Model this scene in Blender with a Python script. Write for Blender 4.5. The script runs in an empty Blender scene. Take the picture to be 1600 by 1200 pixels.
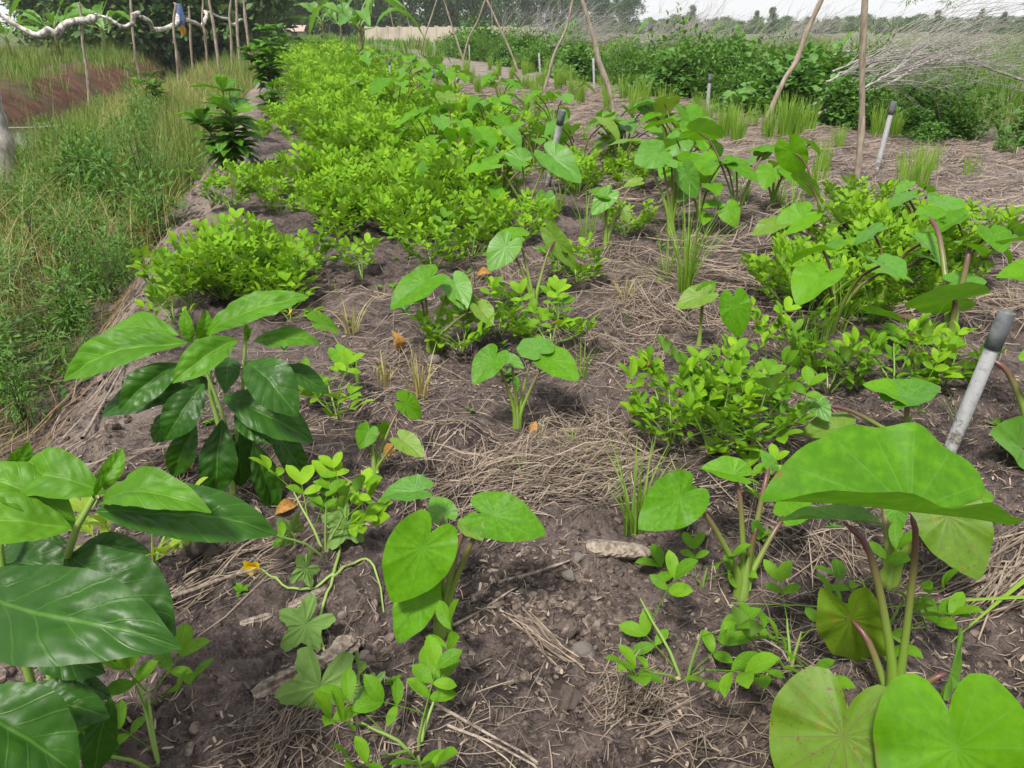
import bpy, math
import numpy as np
from mathutils import Vector, Matrix

# ------------------------------------------------------------------ camera, sky, sun
SC = bpy.context.scene
COL = SC.collection
F_PX, CAM_H, PITCH, YAW = 1200.0, 1.2, math.radians(24.9), math.radians(-14.8)
cam_d = bpy.data.cameras.new("camera"); cam_d.sensor_width = 36; cam_d.lens = F_PX/1600*36
cam_d.clip_start = 0.02; cam_d.clip_end = 6000
cam = bpy.data.objects.new("camera", cam_d); COL.objects.link(cam)
cam.location = (0, 0, CAM_H); cam.rotation_euler = (math.pi/2-PITCH, 0, YAW); SC.camera = cam

SUN_EL, SUN_AZ = math.radians(60), math.radians(222)      # azimuth clockwise from +Y
W = bpy.data.worlds.new("World"); SC.world = W; W.use_nodes = True
nt = W.node_tree; bg = nt.nodes["Background"]
sky = nt.nodes.new("ShaderNodeTexSky"); sky.sky_type = 'NISHITA'; sky.sun_disc = False
sky.sun_elevation = SUN_EL; sky.sun_rotation = SUN_AZ; sky.air_density = 1.6; sky.dust_density = 4; sky.ozone_density = 1
mixw = nt.nodes.new("ShaderNodeMix"); mixw.data_type = 'RGBA'; mixw.inputs[0].default_value = 0.82
mixw.inputs[7].default_value = (12.2, 12.3, 12.5, 1)         # cloud cover, white
nt.links.new(sky.outputs[0], mixw.inputs[6]); nt.links.new(mixw.outputs[2], bg.inputs[0])
bg.inputs[1].default_value = 0.043
sun_d = bpy.data.lights.new("sun", 'SUN'); sun_d.energy = 2.7; sun_d.angle = math.radians(9); sun_d.color = (1, .96, .88)
sun = bpy.data.objects.new("sun", sun_d); COL.objects.link(sun)
sdir = Vector((math.sin(SUN_AZ)*math.cos(SUN_EL), math.cos(SUN_AZ)*math.cos(SUN_EL), math.sin(SUN_EL)))
sun.rotation_euler = (-sdir).to_track_quat('-Z', 'Y').to_euler(); sun.location = (0, 0, 30)
SC.view_settings.view_transform = 'Standard'; SC.view_settings.look = 'None'
SC.view_settings.exposure = 1.15; SC.view_settings.gamma = 1
SC.render.engine = 'CYCLES'
cy = SC.cycles; cy.max_bounces = 6; cy.diffuse_bounces = 3; cy.glossy_bounces = 2; cy.transmission_bounces = 3
cy.transparent_max_bounces = 6; cy.caustics_reflective = False; cy.caustics_refractive = False
cy.volume_bounces = 0; cy.use_denoising = True; cy.sample_clamp_indirect = 6

# ------------------------------------------------------------------ maths helpers
R = np.random.default_rng(11)
PI = math.pi
def nrm(v): v = np.asarray(v, float); return v/np.maximum(np.linalg.norm(v, axis=-1, keepdims=True), 1e-9)
def _h(ix, iy, s):
    n = (ix*374761393 + iy*668265263 + s*974634777) & 0xffffffff
    n = ((n ^ (n >> 13))*1274126177) & 0xffffffff
    return ((n ^ (n >> 16)) & 0xffff)/65535.0
def vn(x, y, s=0):
    x = np.asarray(x, float); y = np.asarray(y, float)
    ix = np.floor(x).astype(np.int64); iy = np.floor(y).astype(np.int64); fx = x-ix; fy = y-iy
    fx = fx*fx*(3-2*fx); fy = fy*fy*(3-2*fy)
    return (_h(ix, iy, s)*(1-fx)+_h(ix+1, iy, s)*fx)*(1-fy)+(_h(ix, iy+1, s)*(1-fx)+_h(ix+1, iy+1, s)*fx)*fy
def fbm(x, y, o=4, s=0):
    a, t, k = 1.0, 0.0, 0.0
    for i in range(o):
        t = t+a*(vn(x, y, s+i*7)-.5); k += a; a *= .5; x = x*2.03+3.1; y = y*2.03+1.7
    return t/k*2
XS = [-900, -30, -12, -7.6, -6.9, -6.3, -5.9, -4.5, -4.15, -3, -1.75, -1.15, -0.98, -0.84, -.70, 6.6, 7.6, 9, 12, 900]
ZS = [-.1, -.1, -.1, -.06, -.14, -.50, -.9, -.9, -.58, -.46, -.40, -.32, -.15, -.03, 0, 0, -.08, -.14, -.1, -.1]
def height(x, y):
    x = np.asarray(x, float); y = np.asarray(y, float)
    near = np.clip(1.6-np.hypot(x, y)/14, 0, 1)
    z = np.interp(x+.16*fbm(x*.6, y*.9, 3, 3), XS, ZS)
    z = z+.035*fbm(x*1.3, y*1.3, 3, 21)+near*.055*fbm(x*5.5, y*5.5, 3, 40)
    b = np.abs(fbm(x*17, y*17, 3, 60)); z = z+near*.048*(0.35-b)*np.clip(fbm(x*1.7, y*1.7, 2, 80)+.75, .15, 1.2)
    b2 = np.abs(fbm(x*48, y*48, 2, 90)); z = z+np.clip(1.3-np.hypot(x, y)/4, 0, 1)*.011*(.35-b2)
    return z
def hz(x, y): return float(height(np.array([x]), np.array([y]))[0])
_c, _s = math.cos(YAW), math.sin(YAW)
def ray(px, py):
    x = (px-800)/F_PX; z = (600-py)/F_PX
    f = math.cos(PITCH)+z*math.sin(PITCH); u = -math.sin(PITCH)+z*math.cos(PITCH)
    return np.array([x*_c-f*_s, x*_s+f*_c, u]), f
def G(px, py, z=None):
    """the place on the ground that the photograph shows at (px, py)"""
    r, f = ray(px, py); zz = 0.0 if z is None else z
    for _ in range(6):
        p = np.array([0, 0, CAM_H])+r*((zz-CAM_H)/r[2])
        if z is not None: return p
        zz = .5*zz+.5*hz(p[0], p[1])
    p[2] = hz(p[0], p[1]); return p
FWD = np.array([-_s, _c, 0]); RGT = np.array([_c, _s, 0]); UP = np.array([0, 0, 1.])
def fw(p): return float(np.dot(p[:2], FWD[:2]))
def D(px, py, f):
    r, ff = ray(px, py); return np.array([0, 0, CAM_H])+r*(f/ff)

# ------------------------------------------------------------------ mesh helpers (all quads)
def mesh(name, V, F, UV=None, mat=None, smooth=True):
    V = np.ascontiguousarray(V, np.float32).reshape(-1, 3); F = np.ascontiguousarray(F, np.int32).reshape(-1, 4)
    me = bpy.data.meshes.new(name)
    me.vertices.add(len(V)); me.vertices.foreach_set('co', V.ravel())
    me.loops.add(F.size); me.loops.foreach_set('vertex_index', F.ravel())
    me.polygons.add(len(F)); me.polygons.foreach_set('loop_start', np.arange(0, F.size, 4, dtype=np.int32))
    if UV is not None:
        UV = np.asarray(UV, np.float32).reshape(-1, 2)
        me.uv_layers.new(name="UVMap").data.foreach_set('uv', np.ascontiguousarray(UV[F.ravel()]).ravel())
    me.polygons.foreach_set('use_smooth', np.full(len(F), smooth, dtype=bool))
    if mat: me.materials.append(mat)
    me.update(calc_edges=True)
    return me
def cat(parts):
    V, F, U, o = [], [], [], 0
    for v, f, u in parts:
        v = np.asarray(v, float).reshape(-1, 3); V.append(v); F.append(np.asarray(f, int).reshape(-1, 4)+o)
        U.append(np.zeros((len(v), 2)) if u is None else np.asarray(u, float).reshape(-1, 2)); o += len(v)
    return np.concatenate(V), np.concatenate(F), np.concatenate(U)
def gridF(nu, nv, wrap=False):
    i = np.arange(nv-1)[:, None]*nu; j = np.arange(nu if wrap else nu-1)[None]; k = (j+1) % nu
    return np.stack([i+j, i+k, i+nu+k, i+nu+j], -1).reshape(-1, 4)
def tube(P, r, n=6):
    P = np.asarray(P, float); m = len(P); r = np.broadcast_to(np.asarray(r, float), (m,))
    T = nrm(np.gradient(P, axis=0)); ref = np.array([0, 0, 1.]) if abs(T[:, 2]).mean() < .8 else np.array([1., 0, 0])
    A = nrm(np.cross(T, ref)); B = np.cross(T, A)
    a = np.arange(n)/n*2*PI
    V = P[:, None]+r[:, None, None]*(np.cos(a)[None, :, None]*A[:, None]+np.sin(a)[None, :, None]*B[:, None])
    U = np.stack(np.broadcast_arrays((np.arange(n)/n)[None], np.linspace(0, 1, m)[:, None]), -1)
    return V.reshape(-1, 3), gridF(n, m, True), U.reshape(-1, 2)
def inst(T, M):
    """a template (V, F, UV) set out at many matrices, as one mesh"""
    V, F, U = T; M = np.asarray(M)
    W_ = np.einsum('kij,nj->kni', M[:, :3, :3], V)+M[:, None, :3, 3]
    Fo = F[None]+(np.arange(len(M))*len(V))[:, None, None]
    return W_.reshape(-1, 3), Fo.reshape(-1, 4), np.tile(U, (len(M), 1))
def frames(pos, yd, nh, sc):
    pos = np.asarray(pos, float); y = nrm(yd); z = nrm(nh-np.sum(nh*y, -1, keepdims=True)*y); x = np.cross(y, z)
    M = np.zeros((len(pos), 4, 4)); s = np.broadcast_to(np.asarray(sc, float), (len(pos),))[:, None]
    M[:, :3, 0] = x*s; M[:, :3, 1] = y*s; M[:, :3, 2] = z*s; M[:, :3, 3] = pos; M[:, 3, 3] = 1
    return M
def frame1(p, yd, nh, s): return frames(np.array([p]), np.array([yd], float), np.array([nh], float), s)[0]
def spline(P, n):
    P = np.asarray(P, float); Q = np.vstack([2*P[0]-P[1], P, 2*P[-1]-P[-2]]); out = []
    t = np.linspace(0, len(P)-1-1e-6, n)
    for q in t:
        i = int(q); u = q-i; a, b, c, d = Q[i:i+4]
        out.append(.5*((2*b)+(-a+c)*u+(2*a-5*b+4*c-d)*u*u+(-a+3*b-3*c+d)*u**3))
    return np.array(out)
def blades(base, h, lean, wid, segs=3, ldir=None, curl=1.0, tip=.12):
    """grass: one tapering ribbon per base point"""
    n = len(base); az = R.uniform(0, 2*PI, n) if ldir is None else ldir
    d = np.stack([np.cos(az), np.sin(az), 0*az], -1); sa = az+PI/2+R.normal(0, .7, n)
    sd = np.stack([np.cos(sa), np.sin(sa), 0*sa], -1); Vs, Us = [], []
    for k in range(segs+1):
        t = k/segs; c = base+UP*(h*(t-.28*curl*lean*t*t*t))[:, None]+d*(h*lean*t**1.8)[:, None]
        w = (wid*((1-t)*(.65+.9*t)+tip*t))[:, None]*.5
        Vs += [c-sd*w, c+sd*w]; Us += [np.stack([np.zeros(n), np.full(n, t)], -1), np.stack([np.ones(n), np.full(n, t)], -1)]
    V = np.stack(Vs, 1); U = np.stack(Us, 1); k2 = 2*(segs+1)
    f = np.array([[2*i, 2*i+1, 2*i+3, 2*i+2] for i in range(segs)])
    return V.reshape(-1, 3), (f[None]+(np.arange(n)*k2)[:, None, None]).reshape(-1, 4), U.reshape(-1, 2)

# ------------------------------------------------------------------ object helpers
def tag(o, label, cat_, group=None, kind=None):
    if label: o['label'] = label
    if cat_: o['category'] = cat_
    if group: o['group'] = group
    if kind: o['kind'] = kind
    return o
def ob(name, me, parent=None, M=None, label=None, cat_=None, group=None, kind=None, mat=None):
    o = bpy.data.objects.new(name, me); COL.objects.link(o)
    if M is None: M = Matrix()
    M = Matrix([list(map(float, r)) for r in M]) if not isinstance(M, Matrix) else M
    if parent is not None:
        o.parent = parent; o.matrix_basis = Matrix.Translation(-parent.location) @ M
    else: o.matrix_basis = M
    if mat is not None:
        o.material_slots[0].link = 'OBJECT'; o.material_slots[0].material = mat
    return tag(o, label, cat_, group, kind)
def local(name, me, parent, M=None):
    """a part placed in its thing's own coordinates"""
    o = bpy.data.objects.new(name, me); COL.objects.link(o); o.parent = parent
    if M is not None: o.matrix_basis = Matrix([list(map(float, r)) for r in M])
    return o
def thing(name, label, cat_, loc, group=None, rz=0, sc=1.0):
    o = bpy.data.objects.new(name, None); COL.objects.link(o); o.empty_display_size = .05
    o.location = [float(a) for a in loc]; o.rotation_euler = (0, 0, rz); o.scale = (sc, sc, sc)
    return tag(o, label, cat_, group)

# ------------------------------------------------------------------ materials
class N:
    def __init__(s, name):
        s.m = bpy.data.materials.new(name); s.m.use_nodes = True; s.t = s.m.node_tree; s.t.nodes.clear()
        s.out = s.t.nodes.new("ShaderNodeOutputMaterial")
    def n(s, typ, **kw):
        q = s.t.nodes.new("ShaderNode"+typ)
        for k, v in kw.items(): setattr(q, k, v)
        return q
    def l(s, a, b): s.t.links.new(a, b)
    def put(s, sock, v):
        if hasattr(v, 'is_linked') or isinstance(v, bpy.types.NodeSocket): s.l(v, sock)
        else: sock.default_value = v
    def math(s, op, a, b=0.0, c=0.0, clamp=False):
        q = s.n("Math", operation=op, use_clamp=clamp)
        for i, v in enumerate((a, b, c)): s.put(q.inputs[i], v)
        return q.outputs[0]
    def mix(s, f, a, b, bt='MIX'):
        q = s.n("Mix", data_type='RGBA', blend_type=bt)
        s.put(q.inputs[0], f)
        for i, v in ((6, a), (7, b)): s.put(q.inputs[i], v if not isinstance(v, tuple) else (*v[:3], 1))
        return q.outputs[2]
    def noise(s, scale, detail=4, rough=.55, vec=None, typ=None):
        q = s.n("TexNoise"); q.inputs['Scale'].default_value = scale; q.inputs['Detail'].default_value = detail
        q.inputs['Roughness'].default_value = rough
        if vec is not None: s.l(vec, q.inputs['Vector'])
        return q.outputs[0]
    def ramp(s, f, lo, hi):
        q = s.n("MapRange", interpolation_type='SMOOTHSTEP'); s.put(q.inputs[0], f)
        q.inputs[1].default_value = lo; q.inputs[2].default_value = hi; return q.outputs[0]
    def coord(s, w='Object'): return s.n("TexCoord").outputs[w]
    def rnd(s):
        a = s.n("ObjectInfo").outputs['Random']; b = s.n("NewGeometry").outputs['Random Per Island']
        return s.math('FRACT', s.math('ADD', a, b))
    def bump(s, h, strength, dist=.01):
        q = s.n("Bump"); s.put(q.inputs['Height'], h); q.inputs['Strength'].default_value = strength; q.inputs['Distance'].default_value = dist
        return q.outputs[0]
    def bsdf(s, col, rough=.6, spec=.5, nor=None):
        q = s.n("BsdfPrincipled"); s.put(q.inputs['Base Color'], col if not isinstance(col, tuple) else (*col[:3], 1))
        s.put(q.inputs['Roughness'], rough); q.inputs['Specular IOR Level'].default_value = spec
        if nor is not None: s.l(nor, q.inputs['Normal'])
        return q.outputs[0]
    def done(s, sh): s.l(sh, s.out.inputs[0]); return s.m
def scl(c, k): return tuple(min(1, x*k) for x in c)
def leafmat(name, c1, c2, trans=.35, rough=.5, spec=.4, vein=None, veincol=(.3, .42, .12), age=None, back=None, blot=18, bumpk=.5, thue=(1.25, 1.15, .5)):
    """leaf: two greens by leaf, light passing through, veins, blotches of age"""
    m = N(name); f = m.rnd(); co = m.coord()
    col = m.mix(f, c1, c2)
    nz = m.noise(blot, 3, .6, co)
    col = m.mix(m.math('MULTIPLY', m.ramp(nz, .35, .75), .45), col, scl(c2, 1.25))
    if age:
        am = m.ramp(m.noise(7, 5, .65, co), age[1], age[1]+.16); col = m.mix(am, col, age[0])
        if len(age) > 2: col = m.mix(m.ramp(m.noise(23, 4, .6, co), .60, .68), col, age[2])
    nor = None
    if vein:
        uv = m.n("UVMap").outputs[0]; sp = m.n("SeparateXYZ"); m.l(uv, sp.inputs[0]); u, v = sp.outputs[0], sp.outputs[1]
        if vein == 'radial':
            d = m.math('ABSOLUTE', m.math('SUBTRACT', m.math('FRACT', m.math('ADD', m.math('MULTIPLY', u, 13.0), .5)), .5))
            w = m.math('MULTIPLY', d, m.math('ADD', v, .03))
            vm = m.math('SUBTRACT', 1.0, m.ramp(w, .006, .032)); soft = m.math('SUBTRACT', 1.0, m.ramp(w, .0, .22))
            vm = m.math('MULTIPLY', vm, m.math('SUBTRACT', 1.0, m.ramp(v, .75, 1.0)))
        else:
            a = m.math('ABSOLUTE', m.math('SUBTRACT', u, .5)); nv = 7.0 if vein == 'pinnate' else 26.0
            s_ = m.math('SUBTRACT', m.math('MULTIPLY', v, nv), m.math('MULTIPLY', m.math('POWER', a, .75), nv*.42))
            d = m.math('ABSOLUTE', m.math('SUBTRACT', m.math('FRACT', s_), .5)); d = m.math('SUBTRACT', .5, d)
            side = m.math('SUBTRACT', 1.0, m.ramp(d, .015, .075)); mid = m.math('SUBTRACT', 1.0, m.ramp(a, .008, .03))
            vm = m.math('MAXIMUM', m.math('MULTIPLY', side, .45), mid); soft = vm
        col = m.mix(m.math('MULTIPLY', vm, .55), col, veincol)
        if vein == 'radial':
            rim = m.math('MULTIPLY', m.ramp(v, .90, 1.0), m.ramp(m.noise(6, 4, .6, co), .54, .66)); col = m.mix(m.math('MULTIPLY', rim, .8), col, (.17, .11, .03))
        col = m.mix(m.math('MULTIPLY', m.ramp(m.noise(55, 3, .6, co), .70, .76), .7), col, (.12, .08, .02))
        col = m.mix(m.math('MULTIPLY', m.ramp(m.noise(3.5, 4, .65, co), .42, .72), .4), col, scl(c1, .62))
        nor = m.bump(m.math('ADD', soft, m.math('MULTIPLY', nz, .3)), bumpk, .004)
    geo = m.n("NewGeometry").outputs['Backfacing']
    bcol = back or tuple(c*.55+d*.45 for c, d in zip(scl(c2, 1.2), (.22, .32, .13)))
    col2 = m.mix(m.math('MULTIPLY', geo, .75), col, bcol)
    r_ = m.math('ADD', rough, m.math('MULTIPLY', geo, .2))
    r_ = m.math('ADD', r_, m.math('MULTIPLY', m.math('SUBTRACT', m.noise(9, 4, .6, co), .5), .35))
    pr = m.bsdf(col2, r_, spec, nor)
    tr = m.n("BsdfTranslucent"); m.l(m.mix(1.0, col, thue, 'MULTIPLY'), tr.inputs[0])
    ms = m.n("MixShader"); ms.inputs[0].default_value = trans; m.l(pr, ms.inputs[1]); m.l(tr.outputs[0], ms.inputs[2])
    return m.done(ms.outputs[0])
def barkmat(name, c1, c2, scale=(30, 30, 5), rough=.85, bumpk=.6):
    m = N(name); mp = m.n("Mapping"); mp.inputs['Scale'].default_value = scale; m.l(m.coord(), mp.inputs[0])
    nz = m.noise(1.0, 6, .65, mp.outputs[0]); n2 = m.noise(9, 4, .6, m.coord())
    col = m.mix(m.ramp(m.math('ADD', m.math('MULTIPLY', nz, .7), m.math('MULTIPLY', n2, .3)), .35, .65), c1, c2)
    return m.done(m.bsdf(col, rough, .25, m.bump(nz, bumpk, .006)))
MT = {}
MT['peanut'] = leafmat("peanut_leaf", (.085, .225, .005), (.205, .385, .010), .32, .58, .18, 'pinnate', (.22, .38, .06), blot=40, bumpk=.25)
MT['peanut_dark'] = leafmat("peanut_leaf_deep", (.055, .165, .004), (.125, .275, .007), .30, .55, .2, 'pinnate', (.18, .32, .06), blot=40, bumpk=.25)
MT['peanut_young'] = leafmat("peanut_leaf_young", (.20, .33, .03), (.27, .40, .04), .4, .5, .3, 'pinnate', (.3, .42, .08), bumpk=.25)
MT['taro'] = leafmat("taro_leaf", (.065, .205, .004), (.115, .30, .006), .38, .48, .24, 'radial', (.12, .29, .04), blot=12, bumpk=.14)
MT['taro_pale'] = leafmat("taro_leaf_pale", (.06, .19, .014), (.10, .26, .022), .30, .44, .32, 'radial', (.16, .30, .09), blot=10, bumpk=.18)
MT['taro_old'] = leafmat("taro_leaf_ageing", (.085, .19, .012), (.13, .24, .016), .3, .5, .4, 'radial', (.18, .25, .06), age=((.28, .25, .02), .60, (.16, .09, .03)), blot=9, bumpk=.14)
MT['noni'] = leafmat("noni_leaf", (.013, .060, .003), (.028, .102, .004), .22, .45, .34, 'pinnate', (.09, .22, .025), blot=14, bumpk=.3)
MT['noni_young'] = leafmat("noni_leaf_young", (.055, .18, .005), (.10, .255, .007), .34, .5, .3, 'pinnate', (.20, .36, .05), blot=14, bumpk=.3)
MT['noni_mid'] = leafmat("noni_leaf_mid", (.03, .105, .006), (.065, .185, .009), .26, .45, .35, 'pinnate', (.12, .26, .04), blot=14, bumpk=.3)
MT['taro_yellow'] = leafmat("taro_leaf_yellowing", (.075, .175, .010), (.12, .215, .012), .32, .5, .3, 'radial', (.13, .09, .04), age=((.24, .22, .02), .56, (.13, .07, .025)), blot=9, bumpk=.16)
MT['rice'] = leafmat("rice_blade", (.13, .29, .02), (.22, .36, .04), .38, .5, .35, blot=3)
MT['rice_dry'] = leafmat("dry_blade", (.30, .27, .10), (.38, .30, .14), .25, .6, .2, blot=3)
MT['grass'] = leafmat("meadow_grass", (.05, .13, .010), (.17, .205, .035), .3, .55, .3, blot=.7)
MT['grass_green'] = leafmat("lush_grass", (.055, .17, .010), (.13, .26, .02), .32, .55, .3, blot=.7)
MT['weed'] = leafmat("weed_leaf", (.03, .105, .010), (.085, .20, .016), .28, .5, .4, blot=5)
MT['weed_pale'] = leafmat("weed_leaf_grey", (.05, .125, .022), (.11, .20, .035), .25, .5, .4, blot=5)
MT['bush'] = leafmat("bush_leaf", (.03, .095, .014), (.10, .22, .02), .30, .55, .3, blot=3)
MT['vine'] = leafmat("vine_leaf", (.05, .14, .025), (.10, .23, .035), .28, .52, .35, blot=3)
MT['cucumber'] = leafmat("cucumber_leaf", (.10, .20, .04), (.18, .30, .075), .24, .65, .25, 'radial', (.045, .11, .02), blot=90, bumpk=.6)
MT['banana'] = leafmat("banana_leaf", (.06, .19, .02), (.12, .28, .03), .36, .42, .45, 'fine', (.26, .38, .10), blot=2)
MT['tree'] = leafmat("far_tree_leaf", (.024, .07, .020), (.065, .13, .030), .22, .6, .3, blot=.3)
MT['tree_pale'] = leafmat("pale_tree_leaf", (.05, .11, .035), (.10, .17, .05), .25, .6, .3, blot=.3)
MT['deadleaf'] = leafmat("dead_leaf", (.30, .16, .045), (.40, .22, .06), .2, .7, .2, age=((.22, .09, .03), .5), blot=20, thue=(1.1, .9, .5))
MT['flower'] = leafmat("yellow_petal", (.80, .55, .01), (.85, .62, .02), .35, .5, .3, thue=(1.1, 1, .6))
MT['straw'] = (lambda m: m.done(m.bsdf(m.mix(m.rnd(), (.062, .046, .036), (.32, .25, .19)), .7, .3)))(N("straw"))
MT['straw_brown'] = (lambda m: m.done(m.bsdf(m.mix(m.rnd(), (.07, .04, .025), (.24, .16, .09)), .75, .25)))(N("brown_straw"))
MT['bark'] = barkmat("pole_bark", (.17, .135, .10), (.36, .30, .24))
MT['bark_dark'] = barkmat("stem_bark", (.05, .042, .03), (.13, .11, .07))
MT['dead'] = barkmat("bleached_branch", (.15, .14, .13), (.38, .355, .33), (20, 20, 6))
MT['white_wood'] = barkmat("white_driftwood", (.10, .085, .075), (.74, .70, .66), (9, 9, 5))
MT['rotwood'] = barkmat("weathered_wood", (.10, .075, .06), (.34, .285, .235), (60, 60, 8), .9, 1.0)
MT['stem'] = (lambda m: m.done(m.bsdf(m.mix(m.rnd(), (.16, .27, .05), (.24, .34, .09)), .5, .4)))(N("green_stem"))
def _petiole():
    m = N("taro_petiole"); uv = m.n("UVMap").outputs[0]; sp = m.n("SeparateXYZ"); m.l(uv, sp.inputs[0])
    c = m.mix(m.ramp(sp.outputs[1], .35, .85), (.16, .26, .035), (.11, .04, .04))
    return m.done(m.bsdf(c, .4, .45))
MT['petiole'] = _petiole()
MT['pseudostem'] = (lambda m: m.done(m.bsdf(m.mix(m.ramp(m.noise(6, 4, .6, m.coord()), .4, .65), (.16, .19, .05), (.10, .05, .03)), .6, .3)))(N("banana_stem"))
def _pvc():
    m = N("grey_white_pvc"); co = m.coord(); sp = m.n("SeparateXYZ"); m.l(co, sp.inputs[0])
    c = m.mix(m.ramp(m.noise(14, 5, .6, co), .45, .75), (.36, .37, .385), (.24, .235, .225))
    c = m.mix(m.math('MULTIPLY', m.ramp(m.noise(60, 5, .7, co), .52, .64), .5), c, (.16, .14, .12))
    mud = m.math('SUBTRACT', m.noise(25, 5, .7, co), m.math('MULTIPLY', sp.outputs[2], 1.6))
    c = m.mix(m.ramp(mud, .28, .45), c, (.12, .09, .075)); return m.done(m.bsdf(c, .5, .35))
MT['pvc'] = _pvc()
MT['pvc_cap'] = (lambda m: m.done(m.bsdf(m.mix(m.ramp(m.noise(30, 4, .6, m.coord()), .4, .7), (.085, .095, .10), (.15, .16, .165)), .5, .4)))(N("dark_grey_socket"))
MT['pvc_in'] = (lambda m: m.done(m.bsdf((.06, .06, .06), .7, .2)))(N("pipe_bore"))
MT['clod'] = (lambda m: m.done(m.bsdf(m.mix(m.ramp(m.noise(45, 5, .7, m.coord()), .4, .62), m.mix(m.rnd(), (.035, .026, .022), (.10, .075, .064)), m.mix(m.rnd(), (.09, .07, .06), (.23, .18, .155))), .9, .2, m.bump(m.noise(120, 5, .7, m.coord()), .8, .006))))(N("soil_clod"))
MT['stone'] = (lambda m: m.done(m.bsdf(m.mix(m.ramp(m.noise(40, 5, .6, m.coord()), .35, .7), (.10, .085, .075), (.24, .21, .185)), .85, .3, m.bump(m.noise(90, 5, .7, m.coord()), .6, .005))))(N("grey_stone"))
def _soil():
    m = N("soil"); co = m.coord(); sp = m.n("SeparateXYZ"); m.l(co, sp.inputs[0]); x, y = sp.outputs[0], sp.outputs[1]
    a = m.noise(2.2, 6, .62, co); b = m.noise(26, 6, .68, co); c = m.noise(140, 4, .7, co); e = m.noise(.35, 4, .6, co)
    t = m.math('ADD', m.math('MULTIPLY', a, .45), m.math('ADD', m.math('MULTIPLY', b, .35), m.math('MULTIPLY', c, .2)))
    col = m.mix(m.ramp(t, .40, .60), (.023, .017, .0165), (.172, .130, .118))
    col = m.mix(m.ramp(m.noise(75, 5, .75, co), .55, .66), col, (.21, .162, .138)); col = m.mix(m.ramp(m.noise(38, 5, .7, co), .57, .66), col, (.022, .016, .014))
    # paler dry mulch field beyond the taro, pale clay edge of the bed
    fld = m.math('MULTIPLY', m.ramp(x, 2.2, 4.2), m.ramp(y, 1.5, 5.0))
    col = m.mix(m.math('MULTIPLY', fld, m.ramp(t, .36, .56)), col, (.235, .192, .172))
    edge = m.math('MULTIPLY', m.ramp(x, -1.05, -.9), m.math('SUBTRACT', 1.0, m.ramp(x, -.75, -.5)))
    col = m.mix(m.math('MULTIPLY', edge, m.ramp(t, .38, .55)), col, (.24, .195, .165))
    # meadow litter and rust-red ditch bank
    mead = m.math('SUBTRACT', 1.0, m.ramp(x, -1.5, -1.2)); col = m.mix(mead, col, m.mix(m.ramp(t, .4, .6), (.035, .028, .016), (.10, .075, .035)))
    red = m.math('MULTIPLY', m.math('SUBTRACT', 1.0, m.ramp(x, -5.9, -5.3)), m.ramp(x, -8.6, -7.0))
    col = m.mix(m.math('MULTIPLY', red, m.ramp(e, .35, .5)), col, m.mix(m.ramp(t, .42, .6), (.05, .020, .012), (.135, .060, .034)))
    far = m.math('MAXIMUM', m.ramp(y, 34, 60), m.math('MAXIMUM', m.ramp(x, 8, 11), m.math('SUBTRACT', 1.0, m.ramp(x, -13, -9))))
    col = m.mix(m.math('MULTIPLY', far, m.ramp(e, .3, .6)), col, (.075, .10, .03))
    h = m.math('ADD', m.math('MULTIPLY', b, .6), m.math('MULTIPLY', c, .4))
    return m.done(m.bsdf(col, m.math('SUBTRACT', .95, m.math('MULTIPLY', a, .25)), .25, m.bump(h, 1.0, .035)))
MT['soil'] = _soil()
def _water():
    m = N("ditch_water"); q = m.n("BsdfPrincipled"); q.inputs['Base Color'].default_value = (.018, .016, .010, 1)
    q.inputs['Roughness'].default_value = .06; m.l(m.bump(m.noise(5, 3, .5, m.coord()), .08, .02), q.inputs['Normal'])
    return m.done(q.outputs[0])
MT['water'] = _water()
MT['wall'] = (lambda m: m.done(m.bsdf(m.mix(m.ramp(m.noise(.5, 5, .6, m.coord()), .4, .7), (.50, .44, .36), (.36, .31, .25)), .9, .2)))(N("pale_wall"))
MT['roof'] = (lambda m: m.done(m.bsdf((.36, .27, .235), .8, .2)))(N("pinkish_roof"))
MT['blue'] = (lambda m: m.done(m.bsdf(m.mix(m.noise(12, 3, .5, m.coord()), (.05, .08, .20), (.14, .18, .34)), .8, .2)))(N("blue_cloth"))
MT['orange'] = (lambda m: m.done(m.bsdf((.42, .22, .03), .8, .2)))(N("orange_cloth"))
MT['string'] = (lambda m: m.done(m.bsdf((.55, .52, .46), .8, .2)))(N("string"))

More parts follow.
